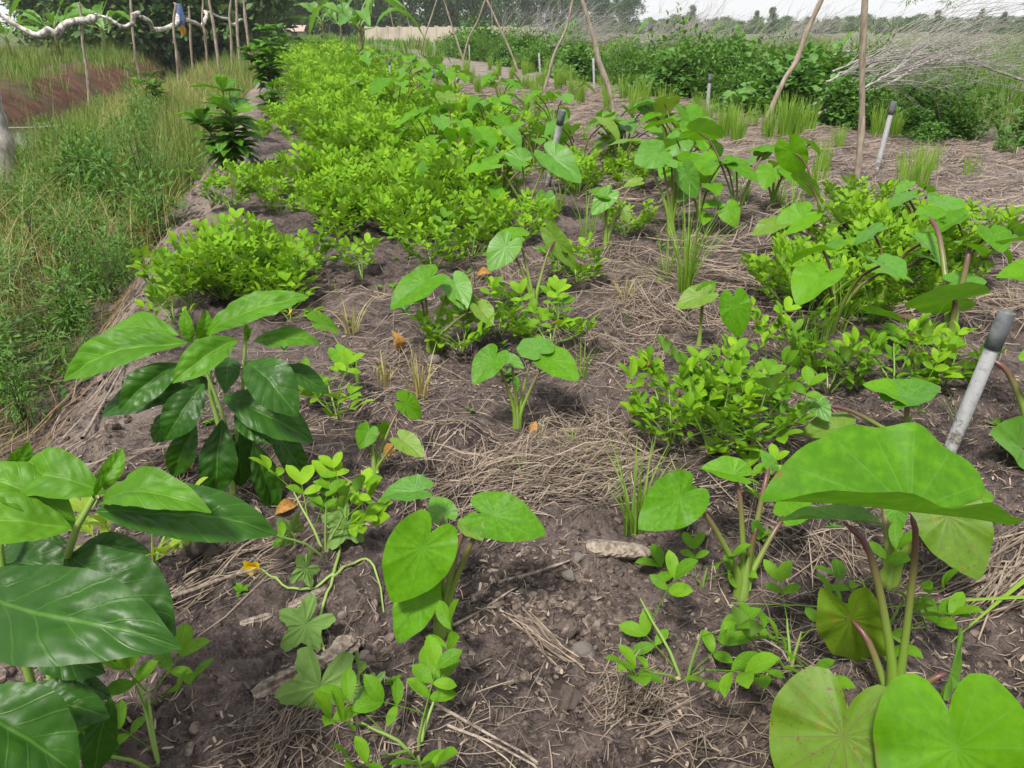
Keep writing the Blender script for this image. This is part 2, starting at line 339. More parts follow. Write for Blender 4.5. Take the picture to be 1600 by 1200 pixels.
# ------------------------------------------------------------------ the ground, water
def build_ground():
    rs = [.3]
    while rs[-1] < .7: rs.append(rs[-1]*1.02)
    while rs[-1] < 3: rs.append(rs[-1]*1.0062)
    while rs[-1] < 12: rs.append(rs[-1]*1.0105)
    while rs[-1] < 60: rs.append(rs[-1]*1.02)
    while rs[-1] < 400: rs.append(rs[-1]*1.1)
    rs = np.array(rs); h0 = -YAW
    az = np.concatenate([np.linspace(h0-.78, h0+.78, 520), np.linspace(h0+.78, h0+2*PI-.78, 62)[1:-1]])
    X = rs[:, None]*np.sin(az)[None]; Y = rs[:, None]*np.cos(az)[None]
    V = np.stack([X, Y, height(X, Y)], -1).reshape(-1, 3); Fq = gridF(len(az), len(rs), True)[:, ::-1]
    c = len(V); n = len(az)      # close the small hole under the camera
    V = np.vstack([V, [[0, 0, hz(0, 0)]]])
    cap = np.array([[c, (2*i+2) % n, 2*i+1, 2*i] for i in range(n//2)])
    ob("ground", mesh("ground", V, np.vstack([Fq, cap]), None, MT['soil']), kind='structure')
    ys = np.linspace(-30, 120, 60); xs = np.array([-6.6, -5.9, -5.2, -4.4])
    V = np.stack([np.tile(xs, 60), np.repeat(ys, 4), np.full(240, -.66)], -1)
    ob("ditch_water", mesh("ditch_water", V, gridF(4, 60), None, MT['water']), kind='structure')
build_ground()

# ------------------------------------------------------------------ leaf templates
def leaf_tpl(nu=4, nv=6, wid=.38, peak=.5, tipw=.06, fold=.25, bend=.1, pw=1.0, wave=0.0, quilt=0.0, nq=7, irr=None):
    """leaf along +Y, length 1, chord on y; fold lifts the sides, bend arches the middle"""
    v = np.linspace(0, 1, nv+1); u = np.linspace(-1, 1, nu+1)
    prof = np.where(v < peak, np.sin(PI/2*np.clip(v/peak, 0, 1))**pw, np.cos(PI/2*np.clip((v-peak)/(1-peak), 0, 1))**pw)
    w = wid*.5*np.maximum(prof, tipw)
    X = w[:, None]*u[None]; Y = np.repeat(v[:, None], nu+1, 1)
    Z = fold*np.abs(X)+bend*4*(v*(1-v))[:, None]+wave*np.sin(v*PI*5)[:, None]*(np.abs(u)**2)[None]
    if quilt:
        s = v[:, None]*nq-(np.abs(u)*.5)[None]**.75*nq*.42
        Z = Z+quilt*np.abs(np.sin(PI*s))*(np.minimum(1, np.abs(u)*3)*(1-.5*np.abs(u)**3))[None]*np.minimum(1, prof*1.4)[:, None]
        X = X*(1-.1*np.abs(fold))
    if irr is not None:
        Z = Z+.05*fbm(X*5+irr*3.3, Y*3+irr, 3, 500+irr)+.012*fbm(X*22+irr, Y*16, 2, 510+irr); X = X*(1+.10*fbm(Y*4+irr, u[None]*1.5+5*irr, 2, 520+irr))+.03*fbm(Y*2.2, Y*0+irr, 2, 530)
    V = np.stack([X, Y, Z], -1).reshape(-1, 3); U = np.stack(np.broadcast_arrays((u/2+.5)[None], v[:, None]), -1).reshape(-1, 2)
    return V, gridF(nu+1, nv+1), U
def taro_tpl(fold=.2, droop=.15, wave=.02, wr=1.0, rings=9, seed=0, cup=0.0):
    """heart-shaped blade round its petiole joint at the origin; tip at y=1"""
    A = np.radians([0, 8, 18, 35, 60, 90, 120, 145, 158, 168, 175, 180]); Q = [1, .93, .83, .72, .645, .60, .60, .62, .58, .46, .33, .25]
    n = 52; th = (np.arange(n)/n*2-1)*PI; rr = np.interp(np.abs(th), A, Q)
    k = np.linspace(0, 1, rings+1)[1:]; k[0] = .06
    X = (k[:, None]*rr*np.sin(th))*wr; Y = k[:, None]*rr*np.cos(th)
    Z = fold*np.abs(X)-droop*np.clip(Y, 0, 2)**2-droop*.8*np.clip(-Y, 0, 2)**2+cup*(X*X+Y*Y)
    rg = np.random.default_rng(seed); ph = rg.uniform(0, 6, 3)
    Z = Z+wave*(k[:, None]**2.5)*(np.sin(th*5+ph[0])+.7*np.sin(th*9+ph[1])+.5*np.sin(th*3+ph[2]))[None]
    Z = Z+.005*k[:, None]*(1-k[:, None])*4*np.abs(np.sin(th*6.5))[None]
    V = np.stack([X, Y, Z], -1).reshape(-1, 3); Fq = gridF(n, rings, True)
    U = np.stack(np.broadcast_arrays((th/(2*PI)+.5)[None], k[:, None]), -1).reshape(-1, 2)
    c = len(V); V = np.vstack([V, [[0, 0, 0]]]); U = np.vstack([U, [[.5, 0]]])
    cap = np.array([[c, (2*i+2) % n, 2*i+1, 2*i] for i in range(n//2)])
    return V, np.vstack([Fq, cap]), U
def up_fix(T):
    V, F, U = T; f = F[len(F)//3]; nz = np.cross(V[f[1]]-V[f[0]], V[f[2]]-V[f[0]])[2]
    return (V, F[:, ::-1], U) if nz < 0 else T
def compound_tpl(nu, nv, seed, spread=1.0, lift=.3, nar=1.0):
    """peanut leaf: stalk along +Y, two pairs of leaflets; unit = stalk and leaflets about 1"""
    rg = np.random.default_rng(seed); out = []
    P = np.array([[0, 0, 0], [0, .35, .05], [0, .7, .06], [0, .93, .03]]); out.append(tube(P, [.014, .012, .011, .008], 4))
    for yb, a, s in ((.66, 74, .50), (.93, 34, .60)):
        for sg in (-1, 1):
            lt = up_fix(leaf_tpl(nu, nv, .56*nar+rg.uniform(-.07, .07), .56, .08, .22, .05+rg.uniform(0, .06), .62))
            ang = math.radians(a+rg.uniform(-12, 12))*spread*sg; lf = lift+rg.uniform(-.15, .25)
            d = np.array([math.sin(ang), math.cos(ang), lf]); nh = np.array([-math.sin(ang)*.25, -math.cos(ang)*lf*.3, 1.0])+rg.normal(0, .22, 3)
            out.append(inst(lt, [frame1([0, yb, .04], d, nh, s*rg.uniform(.85, 1.12))]))
    return cat(out)
PEA_NEAR = [compound_tpl(4, 6, i, 1.0, .02+.11*i, .88) for i in range(5)]
PEA_MID = [compound_tpl(2, 4, 20+i, 1.0, .05+.14*i, .78) for i in range(4)]
PEA_NEAR_ME = {k: [mesh("peanut_leaf", *T, MT[k]) for T in PEA_NEAR] for k in ('peanut', 'peanut_dark', 'peanut_young')}

def pea_layout(rg, rad, hgt, nst, nlf):
    """stems and leaf places of one peanut plant, about its base"""
    stems, L = [], []
    for i in range(nst):
        a = i/nst*2*PI+rg.uniform(-.5, .5); o = rad*rg.uniform(.45, .95) if i else rad*.12; h = hgt*rg.uniform(.65, 1.0) if i else hgt
        d = np.array([math.cos(a), math.sin(a), 0])
        P = spline([[0, 0, -.03], d*o*.35+UP*h*.35, d*o*.75+UP*h*.72, d*o+UP*h], 7); stems.append(P)
        m = max(2, nlf//nst)
        for k in range(m):
            t = .25+.75*(k+rg.uniform(0, .8))/m; p = P[min(6, int(t*6.99))]
            b = rg.uniform(0, 2*PI); out = np.array([math.cos(b), math.sin(b), 0])+d*.9
            yd = nrm(out)*(1.15-.45*t)+UP*(.15+.6*t*t+rg.uniform(-.1, .25)); L.append((p, yd, UP*1.0-nrm(out)*.25+rg.normal(0, .22, 3), rg.uniform(.75, 1.1)))
    return stems, L
pea_no = 0
def peanut_near(px, py, rad, hgt, label, nst=5, nlf=22, s=.11, mat='peanut', base=None, flower=0, group=None):
    global pea_no; pea_no += 1; rg = np.random.default_rng(500+pea_no)
    b = G(px, py) if base is None else base; t = thing("peanut_plant", label, "peanut plant", b, group)
    stems, L = pea_layout(rg, rad*(1.25 if py < 520 else 1.5), hgt*.88, nst, max(3, int(nlf*(1.4 if 300 < py < 520 else 1.1 if py < 760 else .9))))
    local("stem", mesh("peanut_stem", *cat([tube(P, np.linspace(.0042, .0018, 7), 5) for P in stems]), MT['stem']), t)
    for p, y, n_, q in L:
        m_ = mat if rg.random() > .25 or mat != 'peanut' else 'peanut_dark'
        local("leaf", PEA_NEAR_ME[m_][rg.integers(5)], t, frame1(p, y, n_, s*q))
    for k in range(flower):
        p = L[rg.integers(len(L))][0]*.8; local("flower", FLOWER_ME, t, frame1(p, [rg.normal(), rg.normal(), .6], [0, 0, 1.], .02))
    return t
FLOWER_ME = mesh("flower", *inst(up_fix(leaf_tpl(2, 3, .8, .6, .3, .3, .1)), [frame1([0, 0, 0], [math.cos(a), math.sin(a), .5], [0, 0, 1.], 1.0) for a in np.arange(5)*2*PI/5]), MT['flower'])
# bushier plants for the block: foliage joined, a few shapes shared
PEA_SHAPES = []
for i in range(8):
    rg = np.random.default_rng(900+i); stems, L = pea_layout(rg, .27+.02*(i % 3), .19+.025*(i % 4), 9, 92)
    grp = [[] for _ in range(4)]
    for l in L: grp[rg.integers(4)].append(l)
    T = cat([inst(PEA_MID[k], frames(*[np.array([l[j] for l in g]) for j in range(3)], np.array([l[3] for l in g])*.116)) for k, g in enumerate(grp) if g])
    PEA_SHAPES.append((mesh("peanut_foliage", *T, MT['peanut']), mesh("peanut_stems", *cat([tube(P, np.linspace(.004, .002, 7), 4) for P in stems]), MT['stem'])))
def peanut_mid(x, y, sc, label, group, rz, k):
    t = thing("peanut_plant", label, "peanut plant", (x, y, hz(x, y)), group, rz, sc)
    local("foliage", PEA_SHAPES[k][0], t); local("stem", PEA_SHAPES[k][1], t); return t

# ------------------------------------------------------------------ taro
taro_cache = {}
def taro_leaf_me(fold, droop, wave, wr, cup, mat):
    key = (round(fold, 2), round(droop, 2), round(wave, 3), round(wr, 2), round(cup, 2), mat)
    if key not in taro_cache: taro_cache[key] = mesh("taro_leaf", *up_fix(taro_tpl(fold, droop, wave, wr, seed=len(taro_cache), cup=cup)), MT[mat])
    return taro_cache[key]
def hint(b, h):
    tc = nrm(np.array([0, 0, CAM_H])-b)
    tc[2] = 0; return UP*h[0]+nrm(tc)*h[1]+RGT*h[2]
def taro(bpx, label, leaves, group=None, pr=.012, base=None, sheath=True):
    """leaves: (joint px, py, depth offset, tip px, py, depth offset from joint, normal (up, to camera, right), opts)"""
    b = G(*bpx) if base is None else base; f0 = fw(b); t = thing("taro_plant", label, "taro plant", b, group)
    for q, lf in enumerate(leaves):
        jx, jy, dd, tx, ty, dt, h = lf[:7]; o = lf[7] if len(lf) > 7 else {}
        J = D(jx, jy, f0+dd); T = D(tx, ty, f0+dd+dt); L = np.linalg.norm(T-J)
        me = taro_leaf_me(o.get('fold', .2), o.get('droop', .12), o.get('wave', .02), o.get('wr', 1.0)*.82, o.get('cup', 0), o.get('mat', 'taro'))
        ob("leaf", me, t, frame1(J, T-J, hint(J, h), L*o.get('s', .84)))
        if o.get('pet', True):
            r = o.get('pr', pr); out = (J-b)*[1, 1, 0]
            mid = b+out*.30+UP*(J[2]-b[2])*.5; m2 = b+out*.68+UP*(J[2]-b[2])*.88
            a0 = b+nrm(out+1e-6)*r*.8-UP*.02
            P = spline([a0, b+out*.08+UP*(J[2]-b[2])*.2, mid, m2, J-nrm(hint(J, h))*.004], 12)
            ob("petiole", mesh("taro_petiole", *tube(P, np.interp(np.linspace(0, 1, 12), [0, .15, .4, .92, 1], [r*1.25, r*1.1, r*.62, r*.42, r*.08]), 8), MT['petiole']), t)
    if sheath:
        r = pr*.95; P = spline([b-UP*.03, b+UP*.02, b+UP*.06, b+UP*.12], 6)
        ob("sheath", mesh("taro_sheath", *tube(P, [r*1.5, r*1.45, r*1.2, r*.9, r*.6, r*.15], 8), MT['stem']), t)
    return t
def taro_auto(x, y, seed, label, group, n=5, hgt=.42, size=.2):
    rg = np.random.default_rng(seed); b = np.array([x, y, hz(x, y)]); t = thing("taro_plant", label, "taro plant", b, group)
    for i in range(n):
        a = i/n*2*PI+rg.uniform(-.5, .5); d = np.array([math.cos(a), math.sin(a), 0]); o = rg.uniform(.12, .26)*hgt/.42; h = hgt*rg.uniform(.65, 1.1)
        J = b+d*o+UP*h; s = size*rg.uniform(.7, 1.1); yd = d*.8+UP*rg.uniform(-.75, -.1); nh = UP*.8+d*rg.uniform(0, .5)
        mk = rg.choice(['taro', 'taro', 'taro_pale', 'taro_old' if rg.random() < .35 else 'taro'])
        ob("leaf", taro_leaf_me(rg.choice([.1, .3]), rg.choice([.1, .25]), .025, 1.0, 0, mk), t, frame1(J, yd, nh, s))
        P = spline([b-UP*.02, b+d*o*.1+UP*h*.3, b+d*o*.45+UP*h*.75, J], 8)
        ob("petiole", mesh("taro_petiole", *tube(P, np.linspace(.012, .005, 8), 6), MT['petiole']), t)
    return t

# ------------------------------------------------------------------ noni shrubs
noni_cache = {}
def noni_me(bend, wr, mat, v=0):
    key = (round(bend, 2), round(wr, 2), mat, v)
    if key not in noni_cache: noni_cache[key] = mesh("noni_leaf", *up_fix(leaf_tpl(14, 44, wr, .52, .03, .16+.1*v, bend, .8, .010, .020, 7, irr=len(noni_cache) % 9)), MT[mat])
    return noni_cache[key]
def noni_spec(bpx, top, label, leaves, stems, f0=None):
    b = G(*bpx); f0 = fw(b) if f0 is None else f0; t = thing("noni_shrub", label, "shrub", b)
    for P in stems:
        Q = spline([D(x, y, f0+d) for x, y, d in P], 10); ob("stem", mesh("noni_stem", *tube(Q, np.linspace(.008, .004, 10), 8), MT['stem'] if P[-1][1] < 560 or P[-1][1] > 740 else MT['bark_dark']), t)
    for i, lf in enumerate(leaves):
        bx, by, bd, tx, ty, td, h, bend, wr, mk = lf
        A = D(bx, by, f0+bd); T = D(tx, ty, f0+td); ob("leaf", noni_me(bend, wr, mk, i % 2), t, frame1(A, T-A, hint(A, h), np.linalg.norm(T-A)))
        # short leaf stalk back to the stem
    return t
def noni_auto(x, y, seed, label, hgt=.6, n=34, ls=.2, group=None):
    rg = np.random.default_rng(seed); b = np.array([x, y, hz(x, y)]); t = thing("noni_shrub", label, "shrub", b, group); tb = []
    for k in range(4):
        a = k*1.6+rg.uniform(-.4, .4); d = np.array([math.cos(a), math.sin(a), 0])*(.0 if k == 0 else hgt*.32); h = hgt*(1 if k == 0 else rg.uniform(.6, .85))
        P = spline([b-UP*.03, b+d*.4+UP*h*.4, b+d+UP*h], 8); tb.append(tube(P, np.linspace(.010, .004, 8), 6))
        for i in range(n//2):
            tt = .3+.7*i/(n//2); p = P[int(tt*7)]; a2 = i*2.4+rg.uniform(-.4, .4); o = np.array([math.cos(a2), math.sin(a2), 0])
            ob("leaf", noni_me(rg.choice([.05, .15]), .46, 'noni_young' if tt > .8 and rg.random() < .5 else 'noni_mid', int(rg.integers(2))), t,
               frame1(p, o+UP*(rg.uniform(-.7, .1)+.7*tt*tt), UP+o*.3+rg.normal(0, .15, 3), ls*rg.uniform(.7, 1.1)))
    ob("stem", mesh("noni_stem", *cat(tb), MT['bark_dark']), t); return t

# ------------------------------------------------------------------ tufts, stakes, pipes
tuft_no = 0
def tuft(px, py, hgt, n, label, mat='rice', lean=.18, wid=.006, group=None, base=None, rad=.03, name="rice_tuft", cat_="rice tuft"):
    b = G(px, py) if base is None else np.array(base)
    az = R.uniform(0, 2*PI, n); r = rad*np.sqrt(R.uniform(0, 1, n)); bp = np.stack([r*np.cos(az), r*np.sin(az), np.full(n, -.015)], -1)
    T = blades(bp, hgt*R.uniform(.55, 1.05, n), lean*R.uniform(.1, 1.6, n), wid*R.uniform(.7, 1.2, n), 4, az+R.normal(0, .5, n), 1.0)
    M = np.eye(4); M[:3, 3] = b
    return ob(name, mesh(name, *T, MT[mat]), None, M, label, cat_, group)
def pole(P, r0, r1, label, name="bean_pole", mat='bark', cat_="pole", group=None, n=26, wob=.012, knots=True):
    P = np.asarray(P, float); b = P[0].copy(); Q = spline(P, n)-b; k = np.linspace(0, 1, n)
    wv = spline(R.normal(0, wob, (max(4, n//4), 3))*[1, 1, .2], n); wv[0] = 0; wv[-1] = 0; Q += wv
    r = np.interp(k, [0, 1], [r0, r1])*(1+.15*spline(np.repeat(R.normal(0, 1, (n//2, 1)), 3, 1), n)[:, 0]*knots); r = np.append(r, r[-1]*.05); Q = np.vstack([Q, Q[-1]+nrm(Q[-1]-Q[-2])*r1*.3])
    M = np.eye(4); M[:3, 3] = b
    return ob(name, mesh(name, *tube(Q, r, 9), MT[mat]), None, M, label, cat_, group)
def pipe(bpx, tpx, label, wid=.045, cap=True, fb=None, dt=0.0, group="white plastic pipes marking the planting spots", L=None):
    """plastic pipe with a dark socket, open at the top; tpx is the top end"""
    b = G(*bpx); T = D(tpx[0], tpx[1], fw(b)+dt); ax = nrm(T-b); Ln = np.linalg.norm(T-b); t = thing("plastic_pipe", label, "pipe", b, group); r = wid/2
    A = nrm(np.cross(ax, [1, 0, 0])); B = np.cross(ax, A); a = np.arange(20)/20*2*PI
    def lathe(prof):
        V = np.array([ax*z+(np.cos(a)[:, None]*A+np.sin(a)[:, None]*B)*rr for z, rr in prof]).reshape(-1, 3); Fq = gridF(20, len(prof), True)
        return V, Fq, np.zeros((len(V), 2))
    cl = min(.115, Ln*.25)
    if cap:
        tb_ = local("tube", mesh("pipe_tube", *lathe([(-.12, r), (Ln-cl+.01, r)]), MT['pvc']), t)
        s = local("socket", mesh("pipe_socket", *lathe([(Ln-cl, r*.98), (Ln-cl, r*1.16), (Ln-cl*.5, r*1.17), (Ln-.003, r*1.16), (Ln, r*1.12), (Ln, r*.98), (Ln-.02, r*.95), (Ln-.09, r*.95)]), MT['pvc_cap']), tb_)
    else:
        local("tube", mesh("pipe_tube", *lathe([(-.12, r), (Ln-.002, r), (Ln, r*.97), (Ln, r*.86), (Ln-.02, r*.84), (Ln-.1, r*.84)]), MT['pvc']), t)
    return t

ORD = 'first second third fourth fifth sixth seventh eighth ninth tenth eleventh twelfth thirteenth fourteenth fifteenth sixteenth seventeenth eighteenth nineteenth'.split()
def ordn(i):
    if i < 20: return ORD[i-1]
    t = {2: 'twent', 3: 'thirt', 4: 'fort', 5: 'fift'}[i//10]; return t+'ieth' if i % 10 == 0 else t+'y-'+ORD[i % 10-1]

# ------------------------------------------------------------------ taro plants seen close
ol = {'mat': 'taro_old'}; pl = {'mat': 'taro_pale'}
TW = "taro plants"
taro((690, 990), "small taro with a bright heart leaf held upright, in the middle of the bare soil", [
    (660, 856, -.05, 611, 944, -.04, (.45, .9, -.1), {'fold': .1, 'droop': .08, 'wr': 1.05, 's': 1}),
    (655, 938, -.04, 612, 1018, -.06, (.4, .8, -.45), {'fold': .25, 'wr': .95, 'droop': .1}),
    (772, 806, .05, 869, 832, -.04, (.9, .55, .1), {'fold': .12, 'droop': .2}),
    (693, 802, .12, 668, 770, .05, (.6, .7, 0), {'mat': 'taro_pale', 'fold': .1, 'wr': 1.1}),
    (735, 818, .04, 757, 846, -.05, (.5, .8, .2), {'mat': 'taro_old', 'fold': .1, 'wr': 1.1}),
    (648, 768, .06, 584, 772, .0, (1, .25, 0), {'mat': 'taro_pale', 'fold': .35})], TW)
taro((1160, 932), "taro with spread purple stalks and a browned leaf, beside a weathered wood chunk", [
    (1062, 778, .02, 988, 834, -.08, (.5, .8, -.1), {'mat': 'taro', 'fold': .15, 'droop': .12, 'wr': 1.0, 'wave': .03}),
    (1146, 742, .08, 1086, 727, .02, (1, .35, 0), {'fold': .55, 'droop': .05}),
    (1203, 726, .12, 1186, 698, .02, (.6, .8, .3), {'mat': 'taro_pale', 'fold': .4, 'wr': .8}),
    (1182, 822, .02, 1190, 845, .0, (.2, .9, .2), {'mat': 'taro_pale', 'fold': .9, 'wr': .7}),
    (1235, 800, .10, 1275, 775, .05, (.8, .4, .3), {'fold': .3})], TW)
taro((1388, 908), "taro with thick pale stem and a mottled yellowing leaf hanging down, under the giant leaf", [
    (1482, 806, -.05, 1532, 906, -.10, (.35, .9, .3), {'mat': 'taro_yellow', 'fold': .12, 'droop': .1, 'wr': 1.05, 'wave': .03, 's': 1}),
    (1398, 796, .0, 1412, 833, -.03, (.5, .8, .1), {'mat': 'taro_pale', 'fold': .25}),
    (1372, 770, .12, 1330, 750, .08, (.9, .4, 0), {'fold': .3}),
    (1500, 770, .08, 1560, 760, .05, (.9, .4, 0), {'fold': .3})], TW, pr=.017)
taro((1392, 1122), "giant taro with a huge folded umbrella leaf on a tall purple stalk", [
    (1424, 800, .02, 1190, 770, .02, (1.0, .0, .0), {'s': 1, 'fold': .8, 'droop': .0, 'wr': 1.0, 'wave': .035, 'cup': .0, 'pr': .011}),
    (1318, 812, .06, 1190, 803, .05, (1, -.35, 0), {'fold': .25, 'droop': .1, 'wave': .02}),
    (1318, 1150, -.13, 1290, 1330, -.10, (.8, .7, -.1), {'mat': 'taro_yellow', 'fold': .05, 'droop': .06, 'wave': .035, 'wr': 1.3, 's': 1}),
    (1494, 1168, -.20, 1540, 1400, -.12, (.55, .8, .05), {'fold': .3, 'droop': .14, 'wave': .03, 'wr': 1.1, 's': 1}),
    (1330, 968, .10, 1356, 1064, .02, (.4, .9, .1), {'mat': 'taro_yellow', 'fold': .15, 'wr': .8, 'wave': .05}),
    (1484, 1052, .0, 1512, 966, .04, (.3, .3, .9), {'fold': .5, 'wr': .6})], TW, pr=.013)
taro((808, 668), "taro with four small glossy leaves and a rolled leaf, alone on pinkish soil", [
    (768, 562, -.02, 733, 606, -.08, (.7, .7, -.25), {'fold': .15}),
    (838, 546, .10, 812, 522, .12, (.85, .5, 0), {'mat': 'taro_pale', 'fold': .1, 'wr': 1.1}),
    (862, 562, .05, 912, 597, -.10, (.8, .6, .2), {'fold': .12}),
    (798, 562, .05, 822, 576, -.04, (.5, .8, .2), {'mat': 'taro_pale', 'wr': .8}),
    (806, 596, .0, 808, 618, -.01, (.1, .9, .2), {'mat': 'taro_pale', 'fold': .9, 'wr': .5})], TW, pr=.009)
taro((672, 548), "taro with drooping paired leaves behind the uprooted pale green weeds", [
    (662, 442, .0, 597, 486, -.10, (.85, .6, -.25), {'fold': .2, 'wr': .9}),
    (712, 446, .06, 732, 490, -.10, (.6, .8, .1), {'mat': 'taro_pale', 'fold': .2}),
    (752, 484, .0, 772, 512, -.08, (.7, .7, .2), {'mat': 'taro_old', 'fold': .3}),
    (655, 465, -.05, 640, 475, -.05, (.8, .6, 0), {'mat': 'taro_old'})], TW, pr=.010)
taro((834, 488), "taro with an upright green sheath between the peanut plant and the straw heap", [
    (790, 386, .02, 758, 428, -.08, (.5, .8, -.2), {'mat': 'taro_pale', 'fold': .12, 'wr': 1.1}),
    (806, 368, .12, 768, 360, .06, (1, .4, 0), {'fold': .2}),
    (868, 375, .15, 906, 430, -.05, (.6, .7, -.3), {'mat': 'taro_old', 'fold': .35, 'wr': .6})], TW, pr=.012)
taro((946, 388), "taro with a folded pair of small leaves in front of the yellowing rice tuft", [
    (944, 304, .0, 915, 294, .06, (1, .4, 0), {'fold': .2}), (948, 308, -.02, 920, 340, -.06, (.6, .8, 0), {'mat': 'taro_pale', 'wr': .9}),
    (975, 330, .05, 985, 350, -.05, (.6, .8, .2), {'mat': 'taro_old'}), (995, 285, .10, 970, 290, 0, (.9, .5, 0), ol)], TW)
taro((822, 342), "taro with a dark cupped leaf on a straight stalk before the leaning pipe", [
    (814, 250, .0, 784, 238, .06, (.7, .75, 0), {'mat': 'taro_pale', 'fold': .35, 'wr': 1.2, 'cup': .15}),
    (764, 258, -.05, 718, 268, -.10, (.75, .4, -.4), {'fold': .15, 'wr': 1.1}),
    (866, 248, .05, 917, 290, -.15, (.7, .8, .2), {'mat': 'taro_pale', 'fold': .2, 'wr': .9}),
    (852, 312, -.05, 850, 347, -.05, (.5, .8, 0), {'mat': 'taro_pale', 'wr': 1.1}),
    (775, 300, -.1, 790, 322, -.1, (.6, .6, .3), {})], TW)
taro((708, 300), "taro with one silvery drooping leaf among the peanut plants", [
    (702, 240, .0, 688, 282, -.1, (.6, .8, 0), {'mat': 'taro_pale', 'wr': 1.2}), (672, 222, .0, 640, 238, 0, (.7, .3, -.5), {}), (760, 210, .05, 800, 228, 0, (.9, .2, .2), {})], TW)
taro((1048, 366), "tall taro with a broad shield leaf facing the bed and many stalks", [
    (1026, 240, .0, 986, 256, -.08, (.5, .85, -.15), {'mat': 'taro_pale', 'fold': .08, 'wr': 1.35}),
    (1072, 250, .08, 1095, 243, .08, (.8, .6, 0), {'cup': .2, 'fold': .3}), (1060, 258, -.02, 1040, 262, .0, (.9, .4, 0), {}),
    (1072, 272, -.08, 1090, 318, -.06, (.4, .9, -.2), {'mat': 'taro_pale', 'wr': .9}), (1048, 255, -.1, 1060, 262, -.08, (.7, .7, .1), pl),
    (985, 222, .1, 940, 225, .0, (1, .0, 0), ol)], TW, pr=.015)
taro((1150, 352), "spreading taro with an umbrella of dark leaves behind the yellow rice tuft", [
    (1089, 206, .05, 1136, 212, .06, (.5, -.7, .3), {'wr': 1.2}), (1130, 256, .0, 1086, 264, -.05, (.8, .1, -.5), {}),
    (1148, 258, -.02, 1194, 286, -.12, (.8, .35, .3), {'fold': .15}), (1190, 240, .15, 1214, 225, .02, (.4, .8, .2), ol), (1200, 235, .1, 1160, 232, .1, (1, .2, 0), {}),
    (1138, 328, -.15, 1150, 358, -.08, (.5, .85, -.1), {'wr': 1.2}), (1104, 338, -.1, 1098, 352, -.08, (.5, .8, 0), {}), (1120, 320, -.1, 1095, 322, -.05, (1, .4, 0), {})], TW, pr=.012)
taro((1292, 395), "taro with one tall upright oval leaf and a folded shaded leaf below it", [
    (1236, 236, .12, 1254, 286, .0, (.25, .9, -.35), {'fold': .12, 'wr': 1.05}), (1256, 284, .05, 1288, 316, .0, (.3, -.6, .6), {'wr': .8}),
    (1252, 340, -.05, 1198, 372, -.06, (.75, .6, -.1), {'fold': .25}), (1322, 342, .0, 1354, 366, -.08, (.8, .6, .1), {'mat': 'taro_pale', 'wr': .7}), (1210, 352, -.05, 1168, 368, -.05, (.8, .3, 0), ol)], TW)
taro((1480, 545), "thick-stemmed taro with a wide dark-veined leaf seen from below, beside the plastic pipe", [
    (1492, 468, -.02, 1396, 470, -.02, (.45, -.75, .05), {'fold': .05, 'droop': .05, 'wr': 1.0}),
    (1372, 492, -.12, 1434, 504, -.1, (.8, -.3, .2), {'fold': .3}), (1395, 520, .0, 1430, 548, -.05, (.6, .3, .3), {'fold': .2}),
    (1515, 385, .1, 1546, 396, .05, (.6, -.4, .4), {}), (1500, 440, .1, 1552, 436, .0, (.9, .4, 0), pl), (1450, 335, .45, 1490, 328, .0, (.8, .5, 0), {})], TW, pr=.022)
taro((1412, 700), "taro with two low spreading leaves between the peanut plants and the giant leaf", [
    (1412, 622, .0, 1340, 590, .05, (1, .25, .2), {'fold': .3}), (1416, 620, .0, 1480, 592, .05, (1, .3, -.2), {'mat': 'taro_pale', 'fold': .3}),
    (1278, 632, .0, 1300, 662, -.06, (.6, .8, .1), {'mat': 'taro_pale'}), (1310, 668, -.02, 1240, 676, .0, (1, .35, 0), {'mat': 'taro_old'})], TW)
taro((1608, 690), "large taro cut by the picture edge, with thick stems behind the plastic pipe", [
    (1612, 364, .25, 1700, 352, .05, (.5, -.7, .2), {'wr': 1.1}), (1630, 438, .1, 1548, 424, .0, (1, .3, 0), {'fold': .35, 'wr': 1.1}),
    (1596, 700, -.1, 1552, 668, -.08, (.7, .7, -.3), {'mat': 'taro_pale', 'fold': .3}), (1630, 560, .0, 1700, 540, 0, (.9, .4, 0), {}), (1548, 560, .1, 1555, 530, .1, (.2, .4, .8), {'wr': .5})], TW, pr=.02)
taro((586, 744), "seedling taro with a round leaf and one yellow leaf beside the sprawling vine", [
    (574, 676, .0, 560, 706, -.04, (.5, .85, 0), {'wr': 1.25}), (596, 670, .05, 600, 690, .02, (.5, .7, .3), {}),
    (634, 632, .12, 669, 653, .04, (.8, .6, .1), {'fold': .2}), (632, 690, .0, 668, 716, -.05, (.7, .7, .2), {'mat': 'taro_old', 'wr': .9})], TW, pr=.007)
taro((1092, 540), "taro seedling with two tilted leaves standing on grey straw", [
    (1096, 462, .0, 1048, 482, -.03, (.6, .6, -.5), ol), (1100, 456, .02, 1122, 436, .03, (.5, .7, .3), {})], TW, pr=.008)
taro((1152, 572), "young taro with a single upright oval leaf at the edge of the peanut patch", [
    (1148, 478, .0, 1156, 538, -.04, (.2, .95, .1), {'fold': .12, 'wr': .95}), (1185, 515, .0, 1200, 520, .0, (.6, .7, .2), {})], TW, pr=.008)
taro((560, 600), "tiny taro with floating small leaves next to the noni shrub", [
    (502, 506, .15, 541, 514, .1, (.9, .5, .1), {}), (528, 552, .0, 545, 578, -.05, (.5, .8, .1), {})], TW, pr=.005)
taro((1062, 820), "hidden taro stub with one fallen stalk on the soil", [(1075, 770, .1, 1090, 750, .1, (.8, .5, .2), {'wr': .6})], TW, pr=.007)
rg = np.random.default_rng(77)
